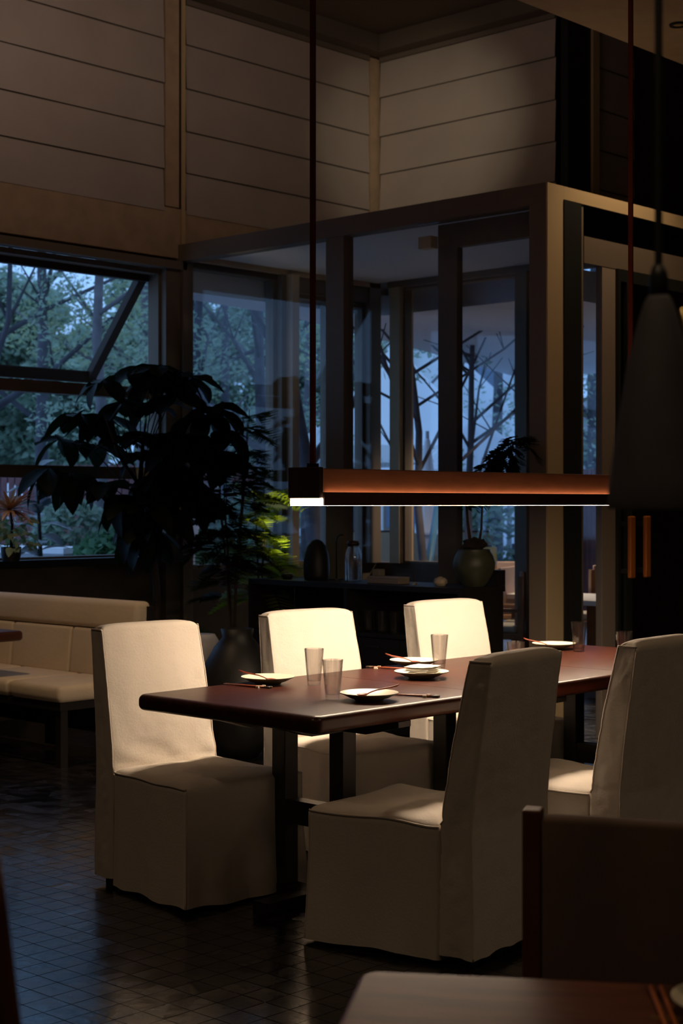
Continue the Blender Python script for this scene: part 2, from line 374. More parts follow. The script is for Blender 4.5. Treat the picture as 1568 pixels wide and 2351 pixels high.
# far glazed wall of the vestibule, plane X = RX
struct(MB().box(RX-.05, RX+.14, 8.90, 9.01, 1.0, 3.39).build('trim_12', M['framel']), 'beige jamb of the far opening')
struct(MB().box(RX-.05, RX+.14, 6.72, WY-.16, 3.39, 3.50).box(RX-.05, RX+.14, 7.545, 7.66, 0, 3.39).box(RX-.05, RX+.14, 6.72, 6.80, 0, 3.39).box(RX-.03, RX+.12, 8.36, 8.48, 0, 3.39).build('trim_13', M['frame']), 'dark frame of the far glazed wall')
window(5, RX+.05, 8.48, 8.90, 1.0, 3.39, 0.02, 'far pane looking out to the white tents', axis='X')
window(6, RX+.05, 7.66, 8.36, 0.05, 3.39, 0.02, 'full-height far pane beside the garden door', axis='X')
window(7, RX+.05, 6.80, 7.545, 0.05, 3.39, 0.02, 'full-height far pane near the dark wall', axis='X')
# ------------- vestibule box
ve = MB()
ve.box(VX-.06, VX+.06, VY+.001, WY-.002, 3.375, 3.504)                   # top beam on the face
ve.box(VX-.06, VX+.06, VY+.001, VY+.127, 0, 3.375)                       # near corner post (dark face)
ve.box(VX-.05, VX+.05, 7.42, 7.59, 0, 3.375)                            # mullion
ve.box(VX-.05, VX+.05, WY-.10, WY-.002, 0, 3.375)
vo = struct(ve.build('trim_14', M['frame']), 'dark frame of the glass box in front of the corner')
struct(MB().box(VX-.059, 8.11, VY-.012, VY, 0, 3.503).box(8.111, RX+.6, VY-.012, VY+.06, 3.42, 3.503).build('trim_15', M['framel']), 'beige side face of the glass box frame')
struct(MB().box(VX+.062, RX-.06, VY+.062, WY-.06, 3.44, 3.50).box(RX-.06, 12.9, VY+.062, 7.22, 3.505, 3.56).build('trim_16', M['vestceil']), 'flat roof of the glass box')
g1 = MB().box(VX-.005, VX+.005, VY+.13, 7.42, 0.03, 3.374).build('window_8', M['glass2']); struct(g1, 'large clear pane in the front of the glass box')
g2 = MB().box(VX-.005, VX+.005, 7.59, WY-.10, 0.03, 3.374).build('window_9', M['glass2']); struct(g2, 'clear pane of the glass box nearest the window wall')
# sliding door leaf behind the big pane
dl = MB(); XD = VX+.10
dl.box(XD-.03, XD+.03, 6.51, 6.67, 0.02, 3.37).box(XD-.03, XD+.03, 5.80, 5.90, 0.02, 3.37).box(XD-.03, XD+.03, 5.90, 6.51, 3.21, 3.37).box(XD-.03, XD+.03, 5.90, 6.51, 0.02, 0.18)
dlo = struct(dl.build('door_1', M['frame']), 'dark framed sliding door leaf inside the glass box')
MB().box(XD-.004, XD+.004, 5.90, 6.51, 0.18, 3.21).build('pane', M['glass2'], dlo)
sb = MB().box(VX+.02, VX+.09, 6.69, 6.80, 3.22, 3.30).build('door_sensor', M['framel']); tag(sb, 'small beige door sensor at the top of the glass box door', 'sensor')
# side face: black track, strip pane, beige jamb, smoked double door
struct(MB().box(8.112, 8.30, VY-.018, VY+.04, 0, 3.419).build('trim_17', M['steel']), 'black upright box beside the beige corner post')
struct(MB().box(8.302, 8.338, VY-.005, VY+.04, 0, 3.419).box(8.34, 12.9, VY-.01, VY+.05, 3.05, 3.22).box(9.75, 9.85, VY-.04, VY+.05, 0, 3.05).box(9.85, 12.9, VY-.04, VY+.05, 0, 3.05).build('trim_18', M['frame']), 'dark frame around the smoked glass doors')
struct(MB().box(8.345, 8.545, VY-.004, VY+.004, 0.02, 3.05).build('window_10', M['glass']), 'narrow upright pane left of the double door')
struct(MB().box(8.345, 12.9, VY-.006, VY+.006, 3.22, 3.42).build('window_11', M['glass_dark']), 'smoked transom pane above the double door')
struct(MB().box(8.547, 8.70, VY-.008, VY+.04, 0, 3.05).build('trim_19', mat('taupe_jamb', (0.36, 0.28, 0.22), 0.6)), 'taupe jamb left of the double door')
for k, (x0, x1, hx) in enumerate(((8.702, 8.835, 8.75), (8.838, 9.75, 8.935))):
    d = MB().box(x0, x0+.03, VY-.03, VY+.03, 0.02, 3.05).box(x1-.03, x1, VY-.03, VY+.03, 0.02, 3.05).box(x0+.03, x1-.03, VY-.03, VY+.03, 0.02, 0.14).box(x0+.03, x1-.03, VY-.03, VY+.03, 2.97, 3.05)
    do = struct(d.build('door_%d' % (k+2), M['steel']), 'black framed smoked glass door leaf, %s one' % ('left' if k == 0 else 'right'))
    MB().box(x0+.03, x1-.03, VY-.004, VY+.004, 0.14, 2.97).build('pane', M['glass_dark'], do)
    h = MB().box(hx-.028, hx+.028, VY-.115, VY-.085, 1.03, 1.435).build('door_handle', M['orange'], do, bevel=0.008)
    h['label'] = 'upright orange door handle'
    MB().box(hx-.02, hx+.02, VY-.085, VY-.031, 1.06, 1.09).box(hx-.02, hx+.02, VY-.085, VY-.031, 1.37, 1.40).build('bracket', M['steel'], h)
# dim wall at the back of the vestibule
struct(MB().box(10.45, 13, 6.5, 6.6, 0, 3.4).build('wall_side', M['wall']), 'dark wall behind the smoked doors')

# ------------- roman blinds
def blind(label, axis, c, a0, a1, side, lines, zb=None):
    t = thing('roman_blind', label, 'blind', ((a0, c, 0) if axis == 'Y' else (c, a0, 0)))
    for i in range(len(lines)-1):
        z0, z1 = lines[i], lines[i+1]
        vs = []; fs = []; nz = 7; na = 26
        for a in range(na+1):
            for k in range(nz+1):
                u = k/nz; s_ = (a1-a0)*a/na
                bul = 0.016*(1-u)**2.2 + 0.004*math.sin(PI*u)
                wv = 0.004*noise.noise(Vector((s_*1.7, i*3.1, a0*7+c)))
                z = z0 + 0.003 + (z1-z0-0.006)*u
                p = (s_, -side*(bul+wv+0.012), z) if axis == 'Y' else (-side*(bul+wv+0.012), s_, z)
                vs.append(p)
        for a in range(na):
            for k in range(nz):
                q = a*(nz+1)+k; fs.append((q, q+nz+1, q+nz+2, q+1))
        MB().add(vs, fs).build('fold', M['blind'], t, smooth=True)
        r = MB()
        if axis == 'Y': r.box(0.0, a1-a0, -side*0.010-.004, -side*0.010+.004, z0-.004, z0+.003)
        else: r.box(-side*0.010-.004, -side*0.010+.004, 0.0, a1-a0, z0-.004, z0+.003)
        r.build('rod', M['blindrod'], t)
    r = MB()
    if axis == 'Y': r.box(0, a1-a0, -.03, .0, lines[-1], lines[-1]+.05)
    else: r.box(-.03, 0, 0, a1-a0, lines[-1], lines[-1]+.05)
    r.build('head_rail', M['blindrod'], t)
    return t
LN = [3.745, 4.068, 4.39, 4.72, 5.06, 5.37]
blind('wide linen roman blind at the top left of the view', 'Y', WY-.03, 4.9, 7.80, 1, LN)
blind('linen roman blind between upright rail and far corner', 'Y', WY-.03, 8.02, 10.13, 1, LN)
blind('linen roman blind facing left over the glass box, with a light spot', 'X', RX-.03, 7.26, 9.12, 1, LN)
blind('narrow linen roman blind beyond the black column', 'Y', 7.20, 10.70, 11.25, 1, LN)
struct(MB().box(7.815, 7.95, WY-.05, WY-.004, 3.79, 5.40).box(10.14, 10.26, WY-.06, WY-.004, 3.51, 5.40).build('trim_20', M['header']), 'brown wall strips between the blinds')

# ================================================================== slip-covered chairs
def ring(hw0, hw1, y0, y1, z, r, nx, ny):
    """rounded rectangle outline, hw0 = half width at y0 (front), hw1 at y1 (rear)"""
    pts = []
    cor = [(-hw0, y0), (hw0, y0), (hw1, y1), (-hw1, y1)]
    cnt = [nx, ny, nx, ny]
    for k in range(4):
        a = Vector(cor[k]); b_ = Vector(cor[(k+1) % 4]); c = Vector(cor[(k+2) % 4])
        d = (b_-a); L = d.length; d.normalize(); e = (c-b_).normalized()
        for i in range(cnt[k]+1):
            q = a + d*(r + (L-2*r)*i/cnt[k]); pts.append((q.x, q.y, z))
        for i in range(1, 4):                                 # corner arc
            t = i/4
            q = b_ + (-d)*r*(1-t)**2 + e*r*t**2
            pts.append((q.x, q.y, z))
    return pts
def loft(mb, rings, cap=True):
    n_ = len(rings[0]); vs = [p for r_ in rings for p in r_]
    fs = [(i*n_+k, i*n_+(k+1) % n_, (i+1)*n_+(k+1) % n_, (i+1)*n_+k) for i in range(len(rings)-1) for k in range(n_)]
    if cap: fs.append(tuple(range((len(rings)-1)*n_, len(rings)*n_)))
    mb.add(vs, fs)
def wrinkle(p, seed, amp, f=(9, 9, 4)):
    v = Vector((p[0]*f[0], p[1]*f[1], p[2]*f[2])) + Vector((seed*3.7, seed*1.3, seed*7.9))
    return amp*(noise.noise(v) + 0.5*noise.noise(v*2.3) + 0.9*(1-abs(noise.noise(v*1.4+Vector((5, 5, 5)))*2.2))**3*0.5)

HW0, HW1 = 0.285, 0.250
YF, YJ, YB = -0.315, 0.205, 0.325
def make_chair(label, loc, rz, seed, H=1.005, hs=0.45):
    t = thing('slipcovered_chair', label, 'chair', loc, rz, 'cream slipcovered dining chairs')
    # --- seat block
    R = []; nz = 26
    hwj = HW0 + (HW1-HW0)*(YJ-YF)/(YB-YF)
    def hem(x, y): return 0.012 + 0.016*abs(noise.noise(Vector((x*5, y*5, seed*2.2))))
    for i in range(nz+1):
        u = i/nz; z = hs*u
        fl_ = 0.016*(1-u)**2
        pts = ring(HW0+fl_, hwj+fl_*.5, YF-fl_*1.2, YJ, z, 0.018, 22, 22)
        out = []
        for (x, y, z_) in pts:
            zz = hem(x, y) + (hs-hem(x, y))*u
            dn = wrinkle((x, y, zz), seed, 0.0055*(0.5+0.9*(1-u)), (7, 7, 2.2))
            fold = 0.010*(1-u)**2*math.sin((x*1.3+y)*24+seed)
            L = math.hypot(x, y-(-.05)) or 1
            if y < YJ-.02: x += x/L*(dn+fold); y += (y+.05)/L*(dn+fold)
            sag = 0.010*u**6*noise.noise(Vector((x*6, y*6, seed)))
            out.append((x, y, zz+sag))
        R.append(out)
    # rounded shoulder then crowned top
    base = R[-1]; cx_, cy_ = 0, (YF+YJ)/2
    for k, (ins, dz_) in enumerate(((0.02, 0.010), (0.05, 0.016), (0.12, 0.022), (0.3, 0.028), (0.55, 0.031), (0.8, 0.033), (0.97, 0.033))):
        rr = []
        for (x, y, z_) in base:
            nx_ = x + (cx_-x)*ins; ny_ = y + (cy_-y)*ins
            rr.append((nx_, ny_, hs + dz_ + (z_-hs)*(1-ins) + wrinkle((nx_, ny_, 0), seed+4, 0.003, (8, 8, 1))))
        R.append(rr)
    mb = MB(); loft(mb, R)
    mb.build('seat_cover', M['linen'], t, smooth=True)
    # --- backrest block, floor to top
    R2 = []; nz = 72
    for i in range(nz+1):
        u = i/nz; z = H*u
        ub = max(0, (z-hs)/(H-hs))
        yb = YB + 0.012*(1-u) + 0.07*ub**1.3
        th = (YB-YJ) - 0.035*ub
        yf = yb - th
        if z < hs: yf = YJ
        hw = HW1 + 0.006*(1-u) - 0.012*ub
        hwf = hw + 0.004
        rr = 0.012
        pts = ring(hwf, hw, yf, yb, z, rr, 22, 8)
        out = []
        for (x, y, z_) in pts:
            hm = 0.03 + 0.018*abs(noise.noise(Vector((x*6, y*6, seed*1.2+9))))
            zz = hm + (H-hm)*u
            mid = (y-(yf+yb)/2)/(th/2)
            cush = 0.010*math.cos(min(1, abs(x)/hw)*PI/2)*(math.sin(PI*min(1, max(0, ub)))**.5 if ub > 0 else 0)
            dn = wrinkle((x, y, zz), seed+11, 0.006, (6, 6, 2.6))
            cv_ = noise.noise(Vector((x*9+zz*13, y*30, zz*9-x*6+seed*5))); crease = 0.0045*max(0, 1-abs(cv_)*7)
            if mid < -.6: 
                # pulls near the seat junction
                pull = 0.007*math.exp(-((ub-0.04)/.10)**2)*noise.noise(Vector((x*8+zz*6, zz*7, seed)))*2 if ub > 0 else 0
                y -= cush + dn*.8 + pull*1.3 - crease*.7*(1-.6*min(1, ub*1.2))
            elif mid > .6: y += cush*.5 + dn*.8 - crease*.3
            else: x += (1 if x > 0 else -1)*(dn*.9 - crease + 0.004*math.sin(zz*17+seed)*(1-abs(mid)))
            out.append((x, y, zz))
        R2.append(out)
    base = R2[-1]; ymid = sum(p[1] for p in base)/len(base)
    for ins, dz_ in ((0.10, 0.012), (0.28, 0.020), (0.55, 0.025), (0.85, 0.027)):
        R2.append([(x*(1-ins*0.16), y+(ymid-y)*ins, z_+dz_-0.010*(abs(x)/HW1)**6) for (x, y, z_) in base])
    mb = MB(); loft(mb, R2)
    mb.build('backrest_cover', M['linen'], t, smooth=True)
    # --- piping along the seams
    def idx(nx, ny, k):        # ring index at the middle of corner k (after side k)
        cnt = [nx, ny, nx, ny]; s_ = 0
        for q in range(k+1): s_ += cnt[q]+1+3
        return s_-2
    for k in (0, 3): MB().tube([R2[i][(idx(22, 8, k)) % len(R2[0])] for i in range(int(nz*hs/H), nz+1)], 0.0042, 6).build('backrest_piping', M['linen_pipe'], t, smooth=True)
    for k in (1, 2): MB().tube([R2[i][(idx(22, 8, k)) % len(R2[0])] for i in range(0, nz+1)], 0.0042, 6).build('backrest_piping', M['linen_pipe'], t, smooth=True)
    # over the shoulders of the backrest
    for sgn, k0, k1 in ((1, 0, 1), (-1, 2, 3)):
        a, b_ = idx(22, 8, k0), idx(22, 8, k1)
        MB().tube([(p[0], p[1], p[2]+0.004) for p in base[a:b_+1]], 0.0042, 6).build('backrest_piping', M['linen_pipe'], t, smooth=True)
    top = R[26]
    for k0, k1 in ((0, 1), (2, 3)):
        a, b_ = idx(22, 22, k0), idx(22, 22, k1)
        MB().tube([(p[0], p[1], p[2]+.006) for p in top[a:b_+1]], 0.0042, 6).build('seat_piping', M['linen_pipe'], t, smooth=True)
    for k in (0, 3): MB().tube([R[i][idx(22, 22, k) % len(R[0])] for i in range(0, 27)], 0.0042, 6).build('seat_piping', M['linen_pipe'], t, smooth=True)
    for sx in (-1, 1):
        for y in (YF+.06, YB-.05):
            MB().box(sx*(HW1-.035)-.018, sx*(HW1-.035)+.018, y-.018, y+.018, 0, 0.20).build('leg', M['blackwood'], t)
    return t
D = math.radians
make_chair('cream slipcovered chair at the near left end of the table, its seat toward the viewer', (4.145, 4.665, 0), D(-5), 1)
make_chair('cream slipcovered chair on the far side, middle of three, left of the drinking-glass shelf', (5.12, 4.72, 0), D(-9), 2)
make_chair('cream slipcovered chair on the far side in front of the pot plant', (6.14, 4.72, 0), D(-6), 3)
make_chair('cream slipcovered chair in front with its back to the viewer, whole skirt visible', (4.21, 3.52, 0), PI+D(7), 4, 1.0)
make_chair('cream slipcovered chair with its back to the viewer, cut by the right edge', (5.03, 3.46, 0), PI+D(3), 5, 1.0)

# ================================================================== dining tables (three square ones in a row)
TT = 0.795; TY0, TY1 = 3.685, 4.645
K = 0.9416
def slab(x0, x1, y0, y1, z0, z1, rl, rr_, ry, segs=6):
    bm = bmesh.new()
    vs = [bm.verts.new(p) for p in [(x, y, z) for z in (z0, z1) for y in (y0, y1) for x in (x0, x1)]]
    for f in [(0, 2, 3, 1), (4, 5, 7, 6), (0, 1, 5, 4), (2, 6, 7, 3), (0, 4, 6, 2), (1, 3, 7, 5)]: bm.faces.new([vs[i] for i in f])
    ve_ = [e for e in bm.edges if abs(e.verts[0].co.z-e.verts[1].co.z) > 1e-4]
    for sidex, rad in ((x0, rl), (x1, rr_)):
        es = [e for e in bm.edges if abs(e.verts[0].co.z-e.verts[1].co.z) > 1e-4 and abs(e.verts[0].co.x-sidex) < 1e-4]
        if rad > 0.01: bmesh.ops.bevel(bm, geom=es, offset=0.035, segments=5, profile=.5, affect='EDGES')
    es = [e for e in bm.edges if abs(e.verts[0].co.z-e.verts[1].co.z) < 1e-5]
    def onx(e, x): return abs(e.verts[0].co.x-x) < 1e-4 and abs(e.verts[1].co.x-x) < 1e-4
    sharp = [e for e in es if (rl < .01 and onx(e, x0)) or (rr_ < .01 and onx(e, x1))]
    soft = [e for e in es if e not in sharp]
    bmesh.ops.bevel(bm, geom=soft, offset=ry, segments=segs, profile=.5, affect='EDGES')
    me = bpy.data.meshes.new('tabletop'); bm.to_mesh(me); bm.free()
    me.polygons.foreach_set('use_smooth', [True]*len(me.polygons)); me.set_sharp_from_angle(angle=D(35))
    return me
tabs = [(3.815, 4.772, .03, 0), (4.776, 5.762, 0, 0), (5.766, 6.72, 0, .03)]
tl = ['dark walnut square table at the near left, its rounded end free', 'dark walnut square table in the middle of the joined row', 'dark walnut square table at the far right of the joined row']
for k, (x0, x1, rl, rr_) in enumerate(tabs):
    cx, cy = (x0+x1)/2, (TY0+TY1)/2
    t = thing('dining_table', tl[k], 'table', (cx, cy, 0), 0, 'joined dark walnut tables')
    me = slab(x0-cx, x1-cx, TY0-cy, TY1-cy, TT-.062, TT, rl, rr_, 0.024); me.materials.append(M['table'])
    o = bpy.data.objects.new('tabletop', me); C.objects.link(o); o.parent = t
    for s in (-1, 1):
        yy = s*0.153
        MB().box(-.036, .036, yy-.036, yy+.036, 0.05, 0.675).build('leg', M['blackwood'], t, bevel=.003)
        b_ = MB(); z1 = TT-.063                                # tapered bearer across the top
        vs = [(x, yy+w_, z) for w_ in (-.034, .034) for x, z in ((-.34, z1), (.34, z1), (.34, z1-.02), (.20, z1-.062), (-.20, z1-.062), (-.34, z1-.02))]
        b_.add(vs, [(5, 4, 3, 2, 1, 0), (6, 7, 8, 9, 10, 11)] + [(i, (i+1) % 6, 6+(i+1) % 6, 6+i) for i in range(6)]).build('bearer', M['blackwood'], t)
    b_ = MB(); z1 = TT-.064
    vs = [(w_, y, z) for w_ in (-.034, .034) for y, z in ((-.46, z1), (.46, z1), (.46, z1-.02), (.30, z1-.06), (-.30, z1-.06), (-.46, z1-.02))]
    b_.add(vs, [(0, 1, 2, 3, 4, 5), (11, 10, 9, 8, 7, 6)] + [(i, 6+i, 6+(i+1) % 6, (i+1) % 6) for i in range(6)]).build('bearer', M['blackwood'], t)
    MB().box(-.03, .03, -.117, .117, .29, .38).build('stretcher', M['blackwood'], t)
    MB().box(-.04, .04, -.33, .33, 0.0, .05).box(-.28, .28, -.04, .04, 0.001, .049).build('foot', M['blackwood'], t)

# ================================================================== hanging lamp over the table
LX0, LX1, LY = 4.375, 6.72, 4.285
lt = thing('linear_pendant_lamp', 'long copper and dark wood pendant lamp with glowing underside over the tables', 'lamp', (LX0, LY, 1.51))
MB().box(0.012, LX1-LX0-.012, -.055, .055, 0.0505, 0.146).build('copper_beam', M['copper'], lt, bevel=.004)
MB().box(.004, LX1-LX0, -.096, -.088, 0.0, 0.0525).box(.004, LX1-LX0, .088, .096, 0.0, 0.0525).box(.02, LX1-LX0, -.088, .088, 0.038, 0.048).build('casing', M['lampwood'], lt)
ec = MB().box(-.014, .0115, -.085, .085, 0.028, 0.150); ec.build('end_cap', M['lampwood'], lt, bevel=.004)
MB().box(.001, LX1-LX0-.003, -.0865, .0865, -.0004, 0.0275).build('diffuser', emit_mat('lamp_diffuser_glow', (1.0, 0.76, 0.53), LAMP_STRENGTH), lt)
st = MB()
for s in (-1, 1): st.box(.05, LX1-LX0-.02, s*.0645-.0075, s*.0645+.0075, 0.0485, 0.0500)
st.build('light_strip', emit_mat('lamp_strip_glow', (1.0, 0.55, 0.28), STRIP_STRENGTH), lt)
for i, x in enumerate((.02, LX1-LX0-.06)):
    q = MB().box(x, x+.008, -.028, -.002, 0.146, 4.06).build('strap', M['strap'], lt); 
    MB().box(x-.012, x+.02, -.032, .002, 0.1465, 0.165).build('buckle', M['lampwood'], q)
    MB().box(x-.03, x+.04, -.05, .02, 4.04, 4.052).build('ceiling_plate', M['lampwood'], q)

# ================================================================== tableware
RZ = TT+0.0005
def plate(label, x, y, r=.107, rz=0, spoon=None, h=.030):
    t = thing('stoneware_plate', label, 'plate', (x, y, RZ), 0, 'shallow stoneware plates on the tables')
    prof = [(0.001, .006), (.045, .006), (.048, .001), (.052, .001), (.056, .006), (.075, .012), (.095, .022), (r, h-.003), (r+.001, h)]
    MB().lathe(prof, n=48, caps=(True, False)).build('outer_wall', M['plate_out'], t, smooth=True)
    ins = [(r+.001, h+.0003), (r-.004, h-.0015), (.092, .0225), (.072, .0145), (.052, .010), (.02, .0085), (.0005, .008)]
    MB().lathe(ins, n=48, caps=(False, True)).build('glazed_inside', M['plate'], t, smooth=True)
    return t
def spoon(label, x, y, ang, lift=0.0, z=.026):
    t = MB(); n_ = 16; vs = []; fs = []
    # bowl (a shallow cup) then a curved handle, along local +x
    L = .15
    for i in range(9):
        u = i/8; xx = -.075 + .045*u
        wd = .019*math.sin(PI*(0.08+0.9*u)) + .0015
        for j in range(7):
            v = -1 + 2*j/6
            vs.append((xx, wd*v, -.009*(1-v*v)*math.sin(PI*u) + .002))
    for i in range(8):
        for j in range(6):
            q = i*7+j; fs.append((q, q+1, q+8, q+7))
    vs += [(p[0], p[1], p[2]-.0022) for p in vs]; m_ = 63
    fs += [tuple(reversed([a+m_ for a in f])) for f in fs[:48]]
    edge = [i*7 for i in range(9)] + [56+j for j in range(1, 7)] + [i*7+6 for i in range(7, -1, -1)] + [j for j in range(5, 0, -1)]
    fs += [(edge[k], edge[(k+1) % len(edge)], edge[(k+1) % len(edge)]+m_, edge[k]+m_) for k in range(len(edge))]
    t.add(vs, fs)
    t.tube([(-.034, 0, .001), (-.02, 0, .006), (.0, 0, .011), (.03, 0, .014), (.055, 0, .016), (.075, 0, .020+lift*.4), (.085, 0, .024+lift*.5)], [.0022, .0024, .0027, .0032, .0035, .0036, .002], 8)
    o = t.build('wooden_spoon', M['spoon'], smooth=True); tag(o, label, 'spoon', 'red wooden spoons on plates')
    o.location = (x, y, RZ+z); o.rotation_euler = (0, D(-4), ang)
    return o
def chops(label, x, y, ang):
    t = thing('chopsticks', label, 'chopsticks', (x, y, RZ), ang, 'pairs of chopsticks beside plates')
    for k in (-1, 1):
        MB().tube([(-.115, k*.006, .0045), (.0, k*.006, .0045), (.09, k*.006, .0048)], [.0022, .0034, .004], 8).build('chopstick', M['chop'], t, smooth=True)
        MB().tube([(.09, k*.006, .0048), (.118, k*.006, .0048)], [.0042, .0042], 8).build('chopstick_cap', mat('dark_cap%d' % k, (.05, .03, .02), .4) if 'cap' not in M else M['cap'], t, smooth=True)
    MB().box(.060, .074, -.024, .024, 0, .0012).box(.060, .074, -.024, -.016, .0012, .009).box(.060, .074, .016, .024, .0012, .009).build('chopstick_rest', M['plate'], t)
    return t
M['cap'] = mat('dark_chopstick_cap', (.05, .03, .02), .4)
def tumbler_profile(R, ph, lob=5):
    out = []
    for a in range(60):
        t = a*2*PI/60; r_ = R*(.955 + .045*math.cos(lob*t) + .012*math.cos(2*lob*t))
        out.append((r_*math.cos(t), r_*math.sin(t)))
    return out
def tumbler(label, x, y, ang=0, h=.145, loc_z=RZ, group='fluted drinking glasses on the tables', rt=.040, rb=.026):
    mb = MB(); rings = []
    nseg = 10
    for i in range(nseg+1):
        u = i/nseg; R_ = rb+(rt-rb)*u**.9
        rings.append([(a, b_, h*u) for a, b_ in tumbler_profile(R_, 0)])
    for i in range(nseg+1):
        u = 1 - i/nseg; R_ = rb+(rt-rb)*u**.9-.0022
        rings.append([(a, b_, .016+(h-.016)*u) for a, b_ in tumbler_profile(R_, 0)])
    n_ = 60; vs = [p for r_ in rings for p in r_]
    fs = [(i*n_+k, i*n_+(k+1) % n_, (i+1)*n_+(k+1) % n_, (i+1)*n_+k) for i in range(len(rings)-1) for k in range(n_)]
    fs.append(tuple(range(n_-1, -1, -1))); fs.append(tuple(range((len(rings)-1)*n_, len(rings)*n_)))
    o = mb.add(vs, fs).build('drinking_glass', M['tumbler'], smooth=True, auto=30)
    tag(o, label, 'glass', group); o.location = (x, y, loc_z); o.rotation_euler = (0, 0, ang)
    return o
plate('cream plate with spoon nearest the viewer on the table', 4.275, 3.861)
plate('cream plate with spoon at the table\'s left far corner', 4.388, 4.510)
plate('cream plate with spoon behind the folded napkins', 5.301, 4.520)
plate('cream plate holding the folded napkins', 4.962, 4.190, .112)
plate('cream plate with spoon farthest right on the table', 6.403, 4.548)
spoon('red wooden spoon across the nearest plate', 4.301, 3.846, D(-38))
spoon('red wooden spoon on the left corner plate', 4.345, 4.520, D(118))
spoon('red wooden spoon leaning on the plate behind the napkins', 5.264, 4.548, D(118))
spoon('red wooden spoon on the farthest plate', 6.328, 4.576, D(118))
chops('chopsticks at the right of the nearest plate', 4.468, 3.832, D(-70))
chops('chopsticks in front of the left corner plate', 4.265, 4.501, D(-82))
chops('chopsticks beside the plate behind the napkins', 5.151, 4.520, D(110))
chops('chopsticks beside the farthest plate', 6.215, 4.557, D(110))
tumbler('fluted drinking glass left of its twin near the table front', 4.487, 4.350, .3)
tumbler('fluted drinking glass nearest the viewer', 4.214, 3.988, .8)
tumbler('fluted drinking glass right behind the folded napkins', 5.339, 4.407, .2)
tumbler('fluted drinking glass half hidden behind the front chair back', 5.292, 3.955, .5)
tumbler('fluted drinking glass right of the farthest plate', 6.384, 4.388, .1)
tumbler('fluted drinking glass rising behind the right edge chair', 6.045, 3.908, .6)
nk = thing('folded_napkins', 'small stack of folded white napkins on a plate', 'napkins', (4.967, 4.19, RZ+.022), D(12))
for k in range(4):
    mb = MB(); vs = []; fs = []; N = 10
    for side_ in (0, 1):
        for i in range(N+1):
            for j in range(N+1):
                x = -.062+.124*i/N; y = -.055+.11*j/N
                e = max(abs(x)/.062, abs(y)/.055)
                z = k*.0085 + .0035*noise.noise(Vector((x*30, y*30, k*1.7))) + side_*.0065*(1-.75*e**6)
                vs.append((x, y, z))
    m_ = (N+1)**2
    for i in range(N):
        for j in range(N):
            q = i*(N+1)+j; fs.append((q, q+1, q+N+2, q+N+1)); fs.append((m_+q, m_+q+N+1, m_+q+N+2, m_+q+1))
    e1 = [j for j in range(N+1)] + [(i+1)*(N+1)+N for i in range(N)] + [N*(N+1)+j for j in range(N-1, -1, -1)] + [i*(N+1) for i in range(N-1, 0, -1)]
    fs += [(e1[k_], e1[k_]+m_, e1[(k_+1) % len(e1)]+m_, e1[(k_+1) % len(e1)]) for k_ in range(len(e1))]
    o = mb.add(vs, fs).build('napkin', M['napkin'], nk, smooth=True); o.rotation_euler = (0, 0, D(random.uniform(-5, 5)))

# ================================================================== banquette and its table
bq = thing('banquette', 'beige upholstered banquette bench on black legs under the window', 'bench', (5.42, 7.27, 0))
L = 1.85
def pad(x0, x1, y0, y1, z0, z1, name, r=.03, lean=0):
    bm = bmesh.new(); mb = MB().box(x0, x1, y0, y1, z0, z1)
    o = mb.build(name, M['banq'], bq, smooth=True, bevel=r, seg=4)
    for v in o.data.vertices:
        v.co.x += lean*(v.co.z-.45); q = v.co
        q.x += .004*noise.noise(q*7)
    return o
for a, c in ((0, .50), (.505, 1.10), (1.105, L)): pad(-.0, .56, a, c, .375, .475, 'seat_cushion', .035)
for a, c in ((0, .62), (.624, 1.24), (1.244, L)):
    pad(.53, .63, a, c, .46, .752, 'back_cushion', .022, .09)
pad(.525, .64, 0, L, .754, .93, 'top_bolster', .035, .09)
MB().box(.64, .70, 0, L, .10, .90).build('back_frame', M['blackwood'], bq)
MB().box(.02, .62, .02, L, .33, .374).build('seat_frame', M['blackwood'], bq)
for y in (.06, .9, L-.08):
    for x in (.06, .60): MB().box(x-.025, x+.025, y-.025, y+.025, 0, .33).build('leg', M['blackwood'], bq)
MB().box(.045, .075, .085, L-.1, .09, .12).build('foot_rail', M['blackwood'], bq)
ct = thing('side_dining_table', 'black edge of a dining table before the banquette at the left', 'table', (5.15, 8.42, 0))
me = slab(-.45, .46, -.55, .55, .688, .75, .03, .03, .022); me.materials.append(M['table']); o = bpy.data.objects.new('tabletop', me); C.objects.link(o); o.parent = ct
MB().box(-.38, .38, -.05, .05, .63, .687).build('bearer', M['blackwood'], ct); MB().box(-.05, .05, -.05, .05, .04, .63).build('leg', M['blackwood'], ct)
MB().box(-.2, .2, -.2, .2, 0, .04).build('foot', M['blackwood'], ct)

